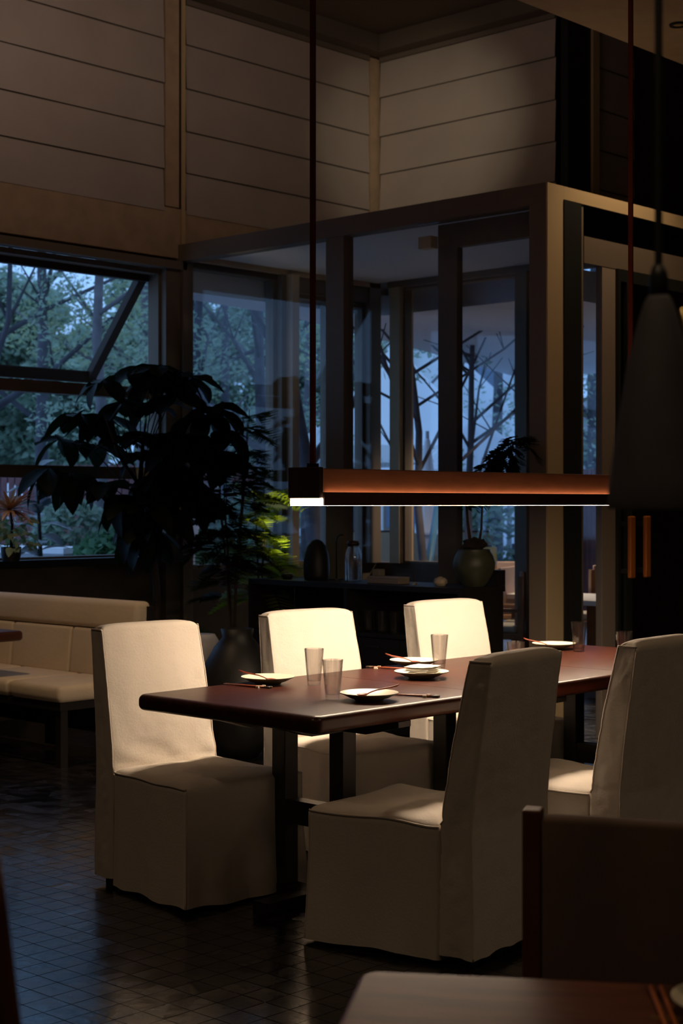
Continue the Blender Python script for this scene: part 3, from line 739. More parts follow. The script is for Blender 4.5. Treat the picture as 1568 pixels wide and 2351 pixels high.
# ================================================================== sideboard and the things on it
sb = thing('sideboard', 'black open-fronted sideboard standing before the glass box', 'sideboard', (7.45, 5.975, 0))
SL = 1.875; SD = .44
MB().box(0, SD, 0, SL, .965, 1.0).build('top', M['blackwood'], sb)
for a_ in (0, .95, SL-.03): MB().box(0, SD-.021, a_, a_+.03, .061 if a_ == .95 else 0, .964).build('side_panel', M['blackwood'], sb)
MB().box(.36, SD, 0, .30, 1.001, 1.10).build('raised_end', M['blackwood'], sb)
MB().box(.02, SD-.021, .031, .949, .66, .685).box(.02, SD-.021, .981, SL-.031, .66, .685).build('shelf', M['blackwood'], sb)
MB().box(.02, SD, .031, SL-.031, .03, .06).build('bottom', M['blackwood'], sb); MB().box(SD-.02, SD-.002, .031, SL-.031, .061, .964).build('rear_panel', M['blackwood'], sb)
for a, c in ((.035, .49), (.495, .945), (.985, 1.41), (1.415, 1.84)):
    o = MB().box(-.004, .016, a, c, .065, .655).build('door', M['blackwood'], sb); MB().box(-.018, -.005, (a+c)/2-.05, (a+c)/2+.05, .60, .612).build('handle', M['steel'], o)
# glasses on the shelf
for k in range(9):
    px = 815+k*8.5; i_ = k % 2
    q = at(px, 1447, 10.05 if i_ else 9.93)
    y_ = 6.94 - k*.055; x_ = 7.56+.08*i_
    tumbler('clear drinking glass on the sideboard shelf', x_, y_, k*.7, .135, .686, 'row of glasses on the sideboard shelf', .034, .028)
def dome(mb, c, prof, n_=28): mb.lathe(prof, c, n_)
Z1 = 1.001
o = MB().lathe([(.001, 0), (.082, 0), (.088, .03), (.09, .10), (.084, .17), (.066, .225), (.035, .262), (.012, .272), (.001, .274)]).build('black_dome_lantern', M['jar'], smooth=True)
o.location = (7.66, 7.40, Z1); tag(o, 'black domed lantern on the left end of the sideboard', 'lantern')
o = thing('wire_stand', 'thin black hooked wire stand beside the domed lantern', 'stand', (7.72, 7.27, Z1))
MB().tube([(0, 0, .008), (0, 0, .26), (0, -.008, .29), (0, -.03, .305), (0, -.06, .305)], .006, 8).build('wire', M['steel'], o, smooth=True)
MB().lathe([(.001, 0), (.05, 0), (.05, .008), (.001, .008)], n=20).build('base', M['steel'], o)
jr = thing('glass_bottle', 'clear glass bottle with a dark stopper on the sideboard', 'bottle', (7.66, 7.06, Z1))
MB().lathe([(.001, 0), (.050, 0), (.056, .006), (.056, .17), (.050, .20), (.036, .225), (.034, .235), (.031, .235), (.033, .222), (.046, .198), (.052, .168), (.052, .012), (.001, .012)]).build('body', M['tumbler'], jr, smooth=True)
MB().lathe([(.001, .236), (.036, .236), (.042, .25), (.036, .268), (.001, .27)]).build('stopper', M['lampwood'], jr, smooth=True)
bk = thing('flat_box', 'pale flat wooden box on the sideboard', 'box', (7.62, 6.74, Z1), D(-4))
MB().box(-.05, .05, -.17, .12, 0, .032).build('body', mat('pale_box', (.26, .20, .16), .7), bk, bevel=.003); MB().box(-.052, .052, -.172, .122, .0325, .044).build('lid', mat('pale_lid', (.30, .24, .19), .7), bk, bevel=.003)
o = MB().box(-.03, .03, -.032, .032, 0, .045).build('small_block', mat('small_block_wood', (.22, .18, .12), .7), bevel=.008); o.location = (7.62, 6.80, Z1+.0445); tag(o, 'small square block on the flat box', 'block')
ic = thing('incense_stick', 'thin incense stick upright in a tiny gold holder', 'incense', (7.60, 6.47, Z1))
MB().tube([(0, 0, .01), (0, 0, .13)], .0018, 6).build('stick', M['brass'], ic); MB().lathe([(.001, 0), (.014, 0), (.010, .012), (.001, .014)], n=16).build('holder', M['brass'], ic)
o = MB(); vs = []
bm = bmesh.new(); bmesh.ops.create_icosphere(bm, subdivisions=3, radius=1)
for v in bm.verts:
    p = v.co.copy(); k = 1+.25*noise.noise(p*2.2)+.12*noise.noise(p*6); v.co = Vector((p.x*.035*k, p.y*.045*k, p.z*.03*k+.026))
me = bpy.data.meshes.new('coral_lump'); bm.to_mesh(me); bm.free(); me.materials.append(M['coral']); me.polygons.foreach_set('use_smooth', [True]*len(me.polygons))
o = bpy.data.objects.new('coral_lump', me); C.objects.link(o); o.location = (7.62, 6.28, Z1); tag(o, 'pale lump of coral on the sideboard', 'coral')
sl = MB().lathe([(.001, 0), (.03, 0), (.045, .02), (.04, .035), (.001, .03)], n=20).build('small_bowl', M['jar'], smooth=True); sl.location = (7.58, 7.60, Z1); tag(sl, 'small black bowl left of the domed lantern', 'bowl')

# ================================================================== plants
def leaf_mesh(L_, W_, m, droop=.25, n_=9, tip=1.0, name='leaf', rnd=.8):
    vs = []; fs = []
    for i in range(n_+1):
        u = i/n_
        wd = W_*(math.sin(PI*min(1, u**rnd))**.75)*(1 if u < .98 else .3) + .0008
        x = L_*u; z = -droop*L_*u*u
        wav = .04*W_*math.sin(u*18)
        for v in (-1, -.5, 0, .5, 1): vs.append((x, wd*v, z+abs(v)*wd*.25+wav*v))
    for i in range(n_):
        for j in range(4): q = i*5+j; fs.append((q, q+5, q+6, q+1))
    me = bpy.data.meshes.new(name); me.from_pydata(vs, [], fs); me.materials.append(m); me.polygons.foreach_set('use_smooth', [True]*len(me.polygons)); return me
def aim(d, roll=0):
    d = Vector(d).normalized(); return (d.to_track_quat('X', 'Z')).to_matrix().to_4x4() @ Matrix.Rotation(roll, 4, 'X')
def put(me, name, parent, loc, d, roll=0, s=1):
    o = bpy.data.objects.new(name, me); C.objects.link(o); o.parent = parent
    o.matrix_basis = Matrix.Translation(loc) @ aim(d, roll) @ Matrix.Scale(s, 4); return o
def planter(parent, r, h, m, name='pot'):
    MB().lathe([(.001, 0), (r*.8, 0), (r*.95, h*.4), (r, h*.95), (r, h), (r*.9, h), (r*.9, h*.9), (.001, h*.9)]).build(name, m, parent, smooth=True, auto=40)
# umbrella tree silhouetted before the window
ut = thing('umbrella_tree', 'large dark umbrella tree in front of the garden window', 'plant', (7.22, 8.55, 0))
planter(ut, .22, .5, M['jar'])
stem_top = Vector((-.22, -.0, 1.75))
MB().tube([(0, 0, .4), (.0, 0, .9), (-.03, 0, 1.15), (-.10, 0, 1.45), (-.15, 0, 1.7), (-.12, 0, 2.0)], [.028, .026, .024, .022, .018, .012], 10).build('trunk', M['stem'], ut, smooth=True)
MB().tube([(-.10, 0, 1.45), (.05, .05, 1.7), (.22, .03, 1.95), (.3, 0, 2.15)], [.018, .016, .012, .01], 8).tube([(-.12, 0, 1.6), (-.3, .05, 1.85), (-.45, 0, 2.1)], [.016, .012, .009], 8).build('branch', M['stem'], ut, smooth=True)
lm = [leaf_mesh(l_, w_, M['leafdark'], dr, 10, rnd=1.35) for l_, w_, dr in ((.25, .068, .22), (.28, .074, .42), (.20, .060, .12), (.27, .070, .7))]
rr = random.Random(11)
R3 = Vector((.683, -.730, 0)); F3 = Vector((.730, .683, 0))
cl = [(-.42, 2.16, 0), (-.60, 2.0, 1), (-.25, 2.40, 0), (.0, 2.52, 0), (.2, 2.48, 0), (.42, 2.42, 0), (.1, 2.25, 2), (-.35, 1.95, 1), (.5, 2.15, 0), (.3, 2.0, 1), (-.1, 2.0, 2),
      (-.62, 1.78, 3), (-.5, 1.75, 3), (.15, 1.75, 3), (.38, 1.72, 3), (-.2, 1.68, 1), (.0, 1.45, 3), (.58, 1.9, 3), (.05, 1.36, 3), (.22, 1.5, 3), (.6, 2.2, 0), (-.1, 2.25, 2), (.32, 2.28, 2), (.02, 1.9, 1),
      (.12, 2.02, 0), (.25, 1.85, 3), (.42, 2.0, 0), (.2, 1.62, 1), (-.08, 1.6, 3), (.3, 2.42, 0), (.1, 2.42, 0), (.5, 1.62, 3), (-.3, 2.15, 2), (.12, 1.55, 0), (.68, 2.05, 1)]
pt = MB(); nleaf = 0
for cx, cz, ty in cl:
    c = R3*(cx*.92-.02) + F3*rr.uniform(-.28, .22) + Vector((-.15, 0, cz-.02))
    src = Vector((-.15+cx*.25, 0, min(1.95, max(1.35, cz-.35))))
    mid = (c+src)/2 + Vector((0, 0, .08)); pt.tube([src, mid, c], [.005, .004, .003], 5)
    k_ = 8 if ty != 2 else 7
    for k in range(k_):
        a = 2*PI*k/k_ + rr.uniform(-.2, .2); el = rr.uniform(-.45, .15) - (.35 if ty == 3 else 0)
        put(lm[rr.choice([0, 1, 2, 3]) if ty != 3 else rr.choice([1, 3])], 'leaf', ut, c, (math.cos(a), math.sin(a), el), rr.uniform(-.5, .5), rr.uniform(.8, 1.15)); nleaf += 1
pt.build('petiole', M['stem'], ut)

def frond_mesh(L_, m, pin=13, W_=.35, droop=.4, fine=True, name='frond', seed=0):
    """bipinnate frond: rachis, side branches, many leaflets"""
    r_ = random.Random(seed); vs = []; fs = []
    def q(a, b_, w_):
        a = Vector(a); b_ = Vector(b_); d = (b_-a); s_ = Vector((-d.y, d.x, 0)); s_ = s_.normalized()*w_ if s_.length > 1e-6 else Vector((w_, 0, 0))
        m_ = a+d*.5; o_ = len(vs); vs.extend([tuple(a), tuple(m_+s_), tuple(b_), tuple(m_-s_)]); fs.append((o_, o_+1, o_+2, o_+3))
    def P(u): return Vector((L_*u*(1-.12*u), 0, -droop*L_*u*u))
    for i in range(12): q(P(i/12), P((i+1)/12), .0022)
    for i in range(1, pin+1):
        u = .18+.82*i/pin; base = P(u); ln = L_*W_*math.sin(PI*(.15+.8*(1-u)))*r_.uniform(.85, 1.1)
        for s_ in (-1, 1):
            tip = base + Vector((ln*.5, s_*ln, -.12*ln-.02*r_.random()))
            q(base, tip, .0012)
            if fine:
                nn = 7
                for j in range(1, nn+1):
                    b2 = base.lerp(tip, j/nn); l2 = ln*.30*(1.15-.7*j/nn)
                    d = (tip-base).normalized(); pr_ = Vector((-d.y, d.x, 0))
                    for s2 in (-1, 1): q(b2, b2+(d*.6+pr_*s2)*l2+Vector((0, 0, -.2*l2)), l2*.36)
            else: q(base, tip, ln*.24)
    me = bpy.data.meshes.new(name); me.from_pydata(vs, [], fs); me.materials.append(m); return me
def ferny(name, label, loc, stems, m, hmax, seed, nper=5, potr=.15, poth=.35, Lr=(.28, .42), pot=True, fine=True, spread=.12, zr=(.45, 1.0), dirbias=None):
    t = thing(name, label, 'plant', loc); r_ = random.Random(seed)
    if pot: planter(t, potr, poth, M['jar'])
    fm = [frond_mesh(r_.uniform(*Lr), m, 12, r_.uniform(.30, .4), r_.uniform(.25, .75), fine, seed=seed+k) for k in range(5)]
    for s_ in range(stems):
        a = 2*PI*s_/stems+r_.random(); dx, dy = spread*math.cos(a)*r_.random(), spread*math.sin(a)*r_.random()
        h_ = hmax*r_.uniform(.72, 1) if s_ else hmax
        pts = [(0, 0, poth*.8 if pot else 0), (dx*.5, dy*.5, h_*.45), (dx*1.4+.03*r_.uniform(-1, 1), dy*1.4, h_*.75), (dx*2, dy*2, h_)]
        MB().tube(pts, [.009, .007, .006, .003], 6).build('stem', M['stem'], t, smooth=True)
        for k in range(nper):
            u = zr[0]+(zr[1]-zr[0])*(k+.7*r_.random())/nper
            i = min(2, int(u*3)); f = u*3-i; p = Vector(pts[i]).lerp(Vector(pts[i+1]), f)
            for _ in range(2):
                a2 = r_.uniform(0, 2*PI); d = Vector((math.cos(a2), math.sin(a2), r_.uniform(-.1, .45)))
                if dirbias: d += Vector(dirbias)*r_.random()
                put(r_.choice(fm), 'frond', t, p, d, r_.uniform(-.4, .4), r_.uniform(.6, 1.0))
    return t
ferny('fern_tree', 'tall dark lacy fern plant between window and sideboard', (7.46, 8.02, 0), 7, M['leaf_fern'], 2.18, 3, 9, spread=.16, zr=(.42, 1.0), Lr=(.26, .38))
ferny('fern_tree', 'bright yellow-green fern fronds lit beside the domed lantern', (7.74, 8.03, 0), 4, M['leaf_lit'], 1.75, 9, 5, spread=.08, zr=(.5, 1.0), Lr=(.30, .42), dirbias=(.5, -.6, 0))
ferny('potted_fern', 'low dark fern behind the end of the banquette', (6.72, 7.72, 0), 6, M['leaf_fern'], .78, 21, 3, .16, .5, (.25, .35), spread=.10, zr=(.75, 1.0))
# bonsai-like plant in celadon pot
bp_ = thing('potted_branch_plant', 'leaning leafy branch in a round celadon pot on the sideboard end', 'plant', (7.67, 6.05, Z1))
MB().lathe([(.001, 0), (.060, 0), (.066, .006), (.10, .05), (.128, .11), (.132, .15), (.118, .195), (.100, .222), (.102, .232), (.096, .234), (.092, .222), (.001, .20)], n=40).build('pot', M['pot'], bp_, smooth=True, auto=50)
bm = bmesh.new(); bmesh.ops.create_icosphere(bm, subdivisions=3, radius=.07)
for v in bm.verts: v.co *= 1+.5*noise.noise(v.co*30); v.co.z = v.co.z*.6+.26
me = bpy.data.meshes.new('moss_mound'); bm.to_mesh(me); bm.free(); me.materials.append(M['soil']); o = bpy.data.objects.new('moss_mound', me); C.objects.link(o); o.parent = bp_
def RP(a, z, f_=0): v = R3*a + F3*f_; return (v.x, v.y, z)
MB().tube([RP(-.02, .25), RP(-.04, .40), RP(-.05, .56), RP(-.03, .64)], [.012, .009, .007, .004], 8).tube([RP(.03, .26), RP(.045, .36), RP(.05, .50), RP(.03, .62), RP(.10, .74), RP(.22, .86), RP(.31, .93)], [.010, .007, .006, .006, .005, .004, .002], 8).build('stem', M['stem'], bp_, smooth=True)
r_ = random.Random(5); fm = [frond_mesh(.20, M['leafdark'], 9, .5, .5, False, seed=k, name='leaf_spray') for k in range(4)]
for (a, z, n_) in ((-.10, .62, 9), (-.04, .65, 9), (.02, .66, 9), (.06, .70, 9), (.10, .76, 8), (.16, .82, 8), (.22, .87, 7), (.28, .91, 5), (.31, .94, 4)):
    for k in range(n_): put(r_.choice(fm), 'leaf_spray', bp_, RP(a, z, r_.uniform(-.03, .03)), (r_.uniform(-1, 1), r_.uniform(-1, 1), r_.uniform(-.4, .2)), r_.uniform(-.5, .5), r_.uniform(.5, 1))
# bronze spiky plant on the sill
sp_ = thing('spiky_plant', 'spiky bronze dracaena by the garden window at the left edge', 'plant', (6.27, 8.955, 1.122))
planter(sp_, .07, .10, M['jar'])
MB().tube([(0, 0, .08), (.01, 0, .25), (-.01, 0, .36)], [.012, .010, .008], 8).build('stem', M['stem'], sp_, smooth=True)
sm = leaf_mesh(.22, .013, M['dried'], .25, 8)
for k in range(60):
    a = r_.uniform(0, 2*PI); put(sm, 'leaf', sp_, (-.01, 0, .35), (math.cos(a), math.sin(a), r_.uniform(-.3, 1.3)), 0, r_.uniform(.7, 1.15))
sm2 = leaf_mesh(.07, .022, M['tleaf2'], .3, 5)
for k in range(110):
    a = r_.uniform(0, 2*PI); q = r_.uniform(.02, .17); put(sm2, 'leaf', sp_, (q*math.cos(a), q*math.sin(a), r_.uniform(.08, .30)), (math.cos(a), math.sin(a), r_.uniform(-.8, .6)), r_.uniform(-1, 1), r_.uniform(.6, 1.2))
# big jar and pale vase between the chairs
o = MB().lathe([(.001, 0), (.12, 0), (.20, .12), (.24, .32), (.22, .52), (.14, .66), (.09, .72), (.10, .77), (.08, .77), (.07, .72), (.001, .7)], n=36).build('large_jar', M['jar'], smooth=True); o.location = (6.42, 6.86, 0); tag(o, 'large black floor jar between the left and middle far chairs', 'jar')
o = MB().lathe([(.001, 0), (.13, 0), (.20, .15), (.21, .40), (.15, .62), (.10, .70), (.001, .70)], n=32).build('floor_vase', M['palejar'], smooth=True); o.location = (6.55, 7.35, 0); tag(o, 'pale blue floor vase half hidden behind the black jar', 'vase')
# small plant spotlight on the sideboard
ps = thing('plant_spotlight', 'small black spotlight aimed at the fern fronds', 'spotlight', (7.80, 7.52, Z1))
MB().lathe([(.001, 0), (.03, 0), (.03, .01), (.001, .01)], n=18).build('base', M['steel'], ps); MB().lathe([(.001, .0), (.022, .0), (.026, .06), (.022, .06), (.018, .01), (.001, .008)], (0, 0, 0), 18, Matrix.Translation((0, 0, .03)) @ Matrix.Rotation(D(-50), 4, 'X')).build('head', M['steel'], ps, smooth=True, auto=40)
ld = bpy.data.lights.new('plant_spot', 'SPOT'); ld.energy = 22; ld.color = (1, .86, .55); ld.spot_size = D(75); ld.spot_blend = .6; ld.shadow_soft_size = .02
lo = bpy.data.objects.new('spot_lamp', ld); C.objects.link(lo); lo.parent = ps; lo.location = (0, .07, .09); lo.rotation_euler = Vector((.0, .45, .42)).to_track_quat('-Z', 'Y').to_euler()

# ================================================================== foreground
E1 = Vector((.568, -.823, 0)); ang = math.atan2(E1.y, E1.x)
fg = thing('foreground_table', 'blurred brown lacquered table at the bottom right', 'table', (1.914, 1.746, 0), ang)
# local x runs along the far edge, local -y toward the camera
me = slab(0, 1.3, -.80, 0.0, .70, .75, .03, .03, .012); me.materials.append(M['fgtable']); o = bpy.data.objects.new('tabletop', me); C.objects.link(o); o.parent = fg
for x in (.10, 1.2):
    for y in (-.72, -.09): MB().box(x-.03, x+.03, y-.03, y+.03, 0, .699).build('leg', M['redwood'], fg)
MB().box(.13, 1.17, -.70, -.68, .62, .699).box(.13, 1.17, -.13, -.11, .62, .699).build('apron', M['redwood'], fg)
fp = plate('cream plate cut by the right edge on the foreground table', 2.115, 1.165, .10); fp.location.z = .7505
fc = thing('chopsticks', 'blurred chopsticks beside the plate on the foreground table', 'chopsticks', (2.062, 1.262, .7505), ang+D(-86), 'pairs of chopsticks beside plates')
for k in (-1, 1): MB().tube([(-.11, k*.008, .005), (.11, k*.008, .005)], [.004, .003], 8).build('chopstick', M['orange'], fc, smooth=True)
MB().box(.02, .04, -.025, .025, 0, .0015).build('chopstick_rest', M['brass'], fc)
# dark chair beyond the foreground table
E2 = Vector((.137, -.269, 0)).normalized(); a2 = math.atan2(E2.y, E2.x)
dc = thing('dark_armchair', 'dark upholstered chair with reddish wood frame at the right bottom', 'chair', (2.475, 1.83, 0), a2)
MB().box(0, .036, -.02, .03, 0, .925).build('leg', M['redwood'], dc, bevel=.004); MB().box(.53, .566, -.02, .03, 0, .925).build('leg', M['redwood'], dc, bevel=.004)
o = MB().box(.038, .528, -.028, .022, .42, .915).build('backrest', M['darkfab'], dc, smooth=True, bevel=.012, seg=3)
MB().box(.037, .529, -.018, .012, .16, .418).build('back_panel', M['darkfab'], dc)
MB().box(.02, .546, -.46, -.03, .40, .47).build('seat', M['darkfab'], dc, smooth=True, bevel=.02, seg=3)
for x in (0, .53): MB().box(x, x+.036, -.46, -.42, 0, .399).build('leg', M['redwood'], dc, bevel=.004)
# wooden chair cut by the left edge
lc = thing('left_edge_chair', 'blurred brown wooden chair back cut by the left edge', 'chair', (.0, 0, 0))
pA = at(-28, 2040, 1.75); pB = at(28, 2420, 1.75)
lc.location = (pA.x, pA.y, 0)
def LP(p): return (p.x-pA.x, p.y-pA.y, p.z)
MB().tube([LP(at(-40, 1960, 1.75)), LP(at(-22, 2100, 1.75)), LP(at(8, 2351, 1.75)), LP(at(40, 2620, 1.75))], .020, 12).build('back_post', M['redwood'], lc, smooth=True)
MB().tube([LP(at(-40, 1968, 1.75)), LP(at(-380, 1925, 1.6)), LP(at(-760, 1968, 1.5))], .020, 10).build('crest_rail', M['redwood'], lc, smooth=True)
q0 = at(40, 2620, 1.75); MB().tube([LP(q0), (q0.x-pA.x, q0.y-pA.y, 0)], .018, 10).build('leg', M['redwood'], lc, smooth=True)
# near hanging pendant
pc = at(1512, 1155, 2.2); PS = 2.2/3.1
pn = thing('bell_pendant_lamp', 'blurred charcoal bell-shaped pendant lamp hanging at the right edge', 'lamp', (pc.x, pc.y, 1.52)); pn.scale = (PS, PS, 1)
Zs = PS
def pz(prof): return [(r_, z_*Zs) for r_, z_ in prof]
MB().lathe(pz([(.098, -.012), (.100, .0), (.097, .04), (.080, .16), (.060, .28), (.040, .36), (.027, .40), (.020, .41), (.016, .405), (.022, .395), (.036, .355), (.056, .28), (.076, .16), (.093, .04), (.096, 0), (.095, -.011)]), n=40, caps=(False, False)).build('shade', M['shade'], pn, smooth=True)
MB().lathe(pz([(.001, .40), (.018, .40), (.018, .45), (.012, .47), (.001, .47)]), n=20).build('cap', M['steel'], pn, smooth=True)
MB().tube([(0, 0, .47*Zs), (0, 0, 3.03)], .008, 8).build('cord', M['steel'], pn); MB().lathe([(.001, 3.0), (.05, 3.0), (.05, 3.028), (.001, 3.028)], n=20).build('ceiling_rose', M['steel'], pn)
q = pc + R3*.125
MB().tube([(R3*(.045)+Vector((0, 0, .385*Zs)))[:], (R3*(.062)+Vector((0, 0, .30*Zs)))[:], (R3*(.085)+Vector((0, 0, .18*Zs)))[:]], .005, 8).build('edge_highlight', M['brass'], pn, smooth=True)  # thin brass tube standing in for the lit edge of the shade

# ================================================================== recessed downlights (some unseen, added as warm fill)
def downlight(x, y, z, W, size=110, label='small recessed ceiling spotlight', aimv=(0, 0, -1), col=WARM):
    t = thing('ceiling_downlight', label, 'ceiling light', (x, y, z), 0, 'recessed ceiling spotlights')
    MB().lathe([(.035, -.012), (.055, -.012), (.058, -.002), (.035, -.002), (.035, -.012)], n=24, caps=(False, False)).build('rim', M['steel'], t, smooth=True, auto=30)
    MB().lathe([(.001, -.006), (.034, -.006), (.034, -.003), (.001, -.003)], n=20).build('lens', M['framel'], t)
    d = bpy.data.lights.new('downlight', 'SPOT'); d.energy = W; d.color = col; d.spot_size = D(size); d.spot_blend = .8; d.shadow_soft_size = .04
    o = bpy.data.objects.new('downlight_lamp', d); C.objects.link(o); o.parent = t; o.location = (0, 0, -.03)
    o.rotation_euler = Vector(aimv).to_track_quat('-Z', 'Y').to_euler()
p = at(1557, 55, 1); k = (4.55-EYE)/(p.z-EYE)
downlight(p.x*k, p.y*k, 4.55, DOWNLIGHT_W*3, label='small recessed spotlight in the brown soffit at the top right')
downlight(1.2, 4.6, 4.55, DOWNLIGHT_W*1.6, label='added fill spotlight above the camera side, out of view')
downlight(4.6, 1.0, 4.55, DOWNLIGHT_W*2.2, label='added fill spotlight above the aisle, out of view')
downlight(3.6, 6.6, 5.555, 230, 34, 'recessed spotlight in the high ceiling aimed at the banquette, out of view', (5.75-3.6, 7.9-6.6, .6-5.5))
downlight(.8, .8, 4.55, DOWNLIGHT_W*2.2, label='added fill spotlight behind the camera, out of view')
# unseen cove light added to wash the blinds; its board shields the room below
cv = thing('cove_fill_light', 'added fill light in a long cove trough on the soffit face, out of view', 'light', (0, 5.685, 4.83))
MB().box(-1, 7.6, 0, .14, 0, .02).box(-1, 7.6, .13, .14, .02, .03).build('trough', M['soffit'], cv)
for k in range(4):
    ld = bpy.data.lights.new('cove', 'AREA'); ld.shape = 'RECTANGLE'; ld.size = 2.1; ld.size_y = .05; ld.energy = COVE_FILL_W*(.45 if k == 3 else 1); ld.color = (1.0, .77, .63)
    lo = bpy.data.objects.new('cove_fill_lamp', ld); C.objects.link(lo); lo.parent = cv; lo.location = (.1+2.15*k, .06, .06)
    lo.rotation_euler = Vector((0.25, 1, .12)).to_track_quat('-Z', 'X').to_euler()
    lo.rotation_euler = Matrix(((1, 0, 0), (0, 0, -1), (0, 1, 0))).to_euler()
st_ = thing('wall_spotlight', 'small spotlight on the cove aimed at the far blind, out of view', 'spotlight', (6.9, 5.80, 4.872))
MB().lathe([(.001, 0), (.03, 0), (.03, .07), (.001, .07)], n=18).build('head', M['steel'], st_)
ld = bpy.data.lights.new('blind_spot', 'SPOT'); ld.energy = SPOT_W; ld.color = (1, .84, .60); ld.spot_size = D(30); ld.spot_blend = 1.0; ld.shadow_soft_size = .03
lo = bpy.data.objects.new('blind_spot_lamp', ld); C.objects.link(lo); lo.parent = st_; lo.location = (.04, .04, .1)
lo.rotation_euler = Vector((3.39, 2.85, -.40)).to_track_quat('-Z', 'Y').to_euler()

# ================================================================== outside
def ground(): 
    o = MB().prism([(-40, 9.36), (13.16, 9.36), (13.16, -10), (70, -10), (70, 70), (-40, 70)], -.3, -.02).build('ground', M['pave']); struct(o, 'grey paved ground outside the windows')
ground()
cp = MB().prism([(8.0, 9.36), (8.3, 9.66), (9.75, 9.88), (12.6, 10.88), (17.0, 12.6), (17.0, 4.0), (13.2, 4.0), (13.2, 7.40), (10.46, 7.40), (10.46, 9.36)], 3.19, 3.45).build('canopy', M['canopy']); struct(cp, 'flat grey canopy projecting over the terrace'); 
struct(MB().box(10.45, 17, 4.0, 4.2, 0, 3.3).build('trim_21', M['concrete']), 'plain terrace side wall')

def leafcloud(mb, c, rx, rz, n_, size, r_, flat=.5):
    for _ in range(n_):
        while True:
            p = Vector((r_.uniform(-1, 1), r_.uniform(-1, 1), r_.uniform(-1, 1)))
            if .15 < p.length < 1: break
        p = Vector((c[0]+p.x*rx, c[1]+p.y*rx, c[2]+p.z*rz)); s_ = size*r_.uniform(.5, 1.2)
        u = Vector((r_.uniform(-1, 1), r_.uniform(-1, 1), r_.uniform(-1, 1))).normalized(); v = u.orthogonal().normalized()
        mb.add([p-u*s_, p+v*s_*flat, p+u*s_, p-v*s_*flat], [(0, 1, 2, 3)])
def tree(px, t, h, label, bark='bark', leaf='tleaf1', r0=.12, seed=0, nclump=26, n_=150, spread=2.2, zlow=1.6, lean=(0, 0), size=.10, name='garden_tree', leaves=True, nb=8):
    b_ = at(px, 1155, t); r_ = random.Random(seed)
    T_ = thing(name, label, 'tree', (b_.x, b_.y, -.02))
    tk = MB(); pts = []; N = 7
    for i in range(N+1):
        u = i/N; pts.append(Vector((lean[0]*u*h+.10*r_.uniform(-1, 1)*u, lean[1]*u*h+.10*r_.uniform(-1, 1)*u, h*u)))
    tk.tube(pts, [r0*(1-.75*i/N) for i in range(N+1)], 9).build('trunk', M[bark], T_, smooth=True)
    br = MB(); ends = []
    for k in range(nb):
        u = r_.uniform(.28, .9); i = int(u*N); p = pts[i].lerp(pts[min(N, i+1)], u*N-i)
        a = r_.uniform(0, 2*PI); ln = spread*r_.uniform(.6, 1.1)*(1.2-u*.5)
        d = Vector((math.cos(a), math.sin(a), r_.uniform(.5, 1.3))); q1 = p+d*ln*.45+Vector((r_.uniform(-.2, .2), r_.uniform(-.2, .2), 0)); q2 = q1+(d+Vector((r_.uniform(-.5, .5), r_.uniform(-.5, .5), .2)))*ln*.45
        rb = r0*(1-.75*u)*.55; br.tube([p, q1, q2], [rb, rb*.65, rb*.3], 6); ends += [q1, q2]
        for _ in range(2):
            q3 = q1+Vector((r_.uniform(-1, 1), r_.uniform(-1, 1), r_.uniform(.2, 1)))*ln*.4; br.tube([q1, q3], [rb*.4, rb*.15], 5); ends.append(q3)
    br.build('branches', M[bark], T_, smooth=True)
    if leaves:
        lf = MB()
        for k in range(nclump):
            if ends and r_.random() < .6: c = r_.choice(ends)+Vector((r_.uniform(-.5, .5), r_.uniform(-.5, .5), r_.uniform(-.4, .4)))
            else: c = Vector((r_.uniform(-spread, spread), r_.uniform(-spread, spread), r_.uniform(zlow, h+.6)))
            leafcloud(lf, c, r_.uniform(.4, .9), r_.uniform(.3, .6), n_, size, r_)
        o = lf.build('foliage', M[leaf], T_); o['kind'] = 'stuff'
    return T_
TL = [
 (-60, 19, 8, 'tree with dark branches at the far left of the garden window', 'bark_dark', 'tleaf1', .13, 1),
 (95, 23, 9, 'leafy tree seen above the sash rail at the left', 'bark_dark', 'tleaf1', .12, 2),
 (232, 18, 8, 'pale-trunked tree in the middle of the garden window', 'bark', 'tleaf1', .085, 3),
 (330, 25, 9, 'olive-green tree behind the slanting sash bar', 'bark', 'tleaf2', .13, 4),
 (455, 21, 8, 'slim tree just right of the wall post', 'bark_dark', 'tleaf1', .09, 5),
 (520, 24, 9, 'slim tree in the middle of the first rear pane', 'bark_dark', 'tleaf2', .09, 6),
 (600, 21, 8, 'leafy tree at the right of the first rear pane', 'bark_dark', 'tleaf1', .10, 7),
 (705, 27, 9, 'broad tree seen through the narrow rear panes', 'bark', 'tleaf1', .12, 8),
 (820, 27, 8, 'tree left of the white tent', 'bark', 'tleaf2', .10, 9),
 (1140, 26, 8, 'tree at the right behind the white tents', 'bark_dark', 'tleaf1', .12, 10),
 (1365, 24, 8, 'tree seen through the narrow pane by the double door', 'bark_dark', 'tleaf1', .12, 12)]
for px, t_, h_, lb, bk_, lf_, r0, sd in TL:
    few = px > 1000
    tree(px, t_, h_, lb, bk_, lf_, r0, sd, nclump=(17 if px < 150 else 25 if not few else 12), n_=210, spread=2.3 if not few else 1.8, zlow=1.3, size=.052)
tree(768, 15.0, 5.5, 'leaning dark bare trunk close behind the narrow pane', 'bark_dark', r0=.12, seed=31, leaves=False, lean=(-.10, .10), nb=3)
tree(985, 15.2, 5.2, 'bare branching tree before the white tents', 'bark_dark', r0=.05, seed=33, leaves=False, lean=(-.05, .04), nb=16, spread=2.2)
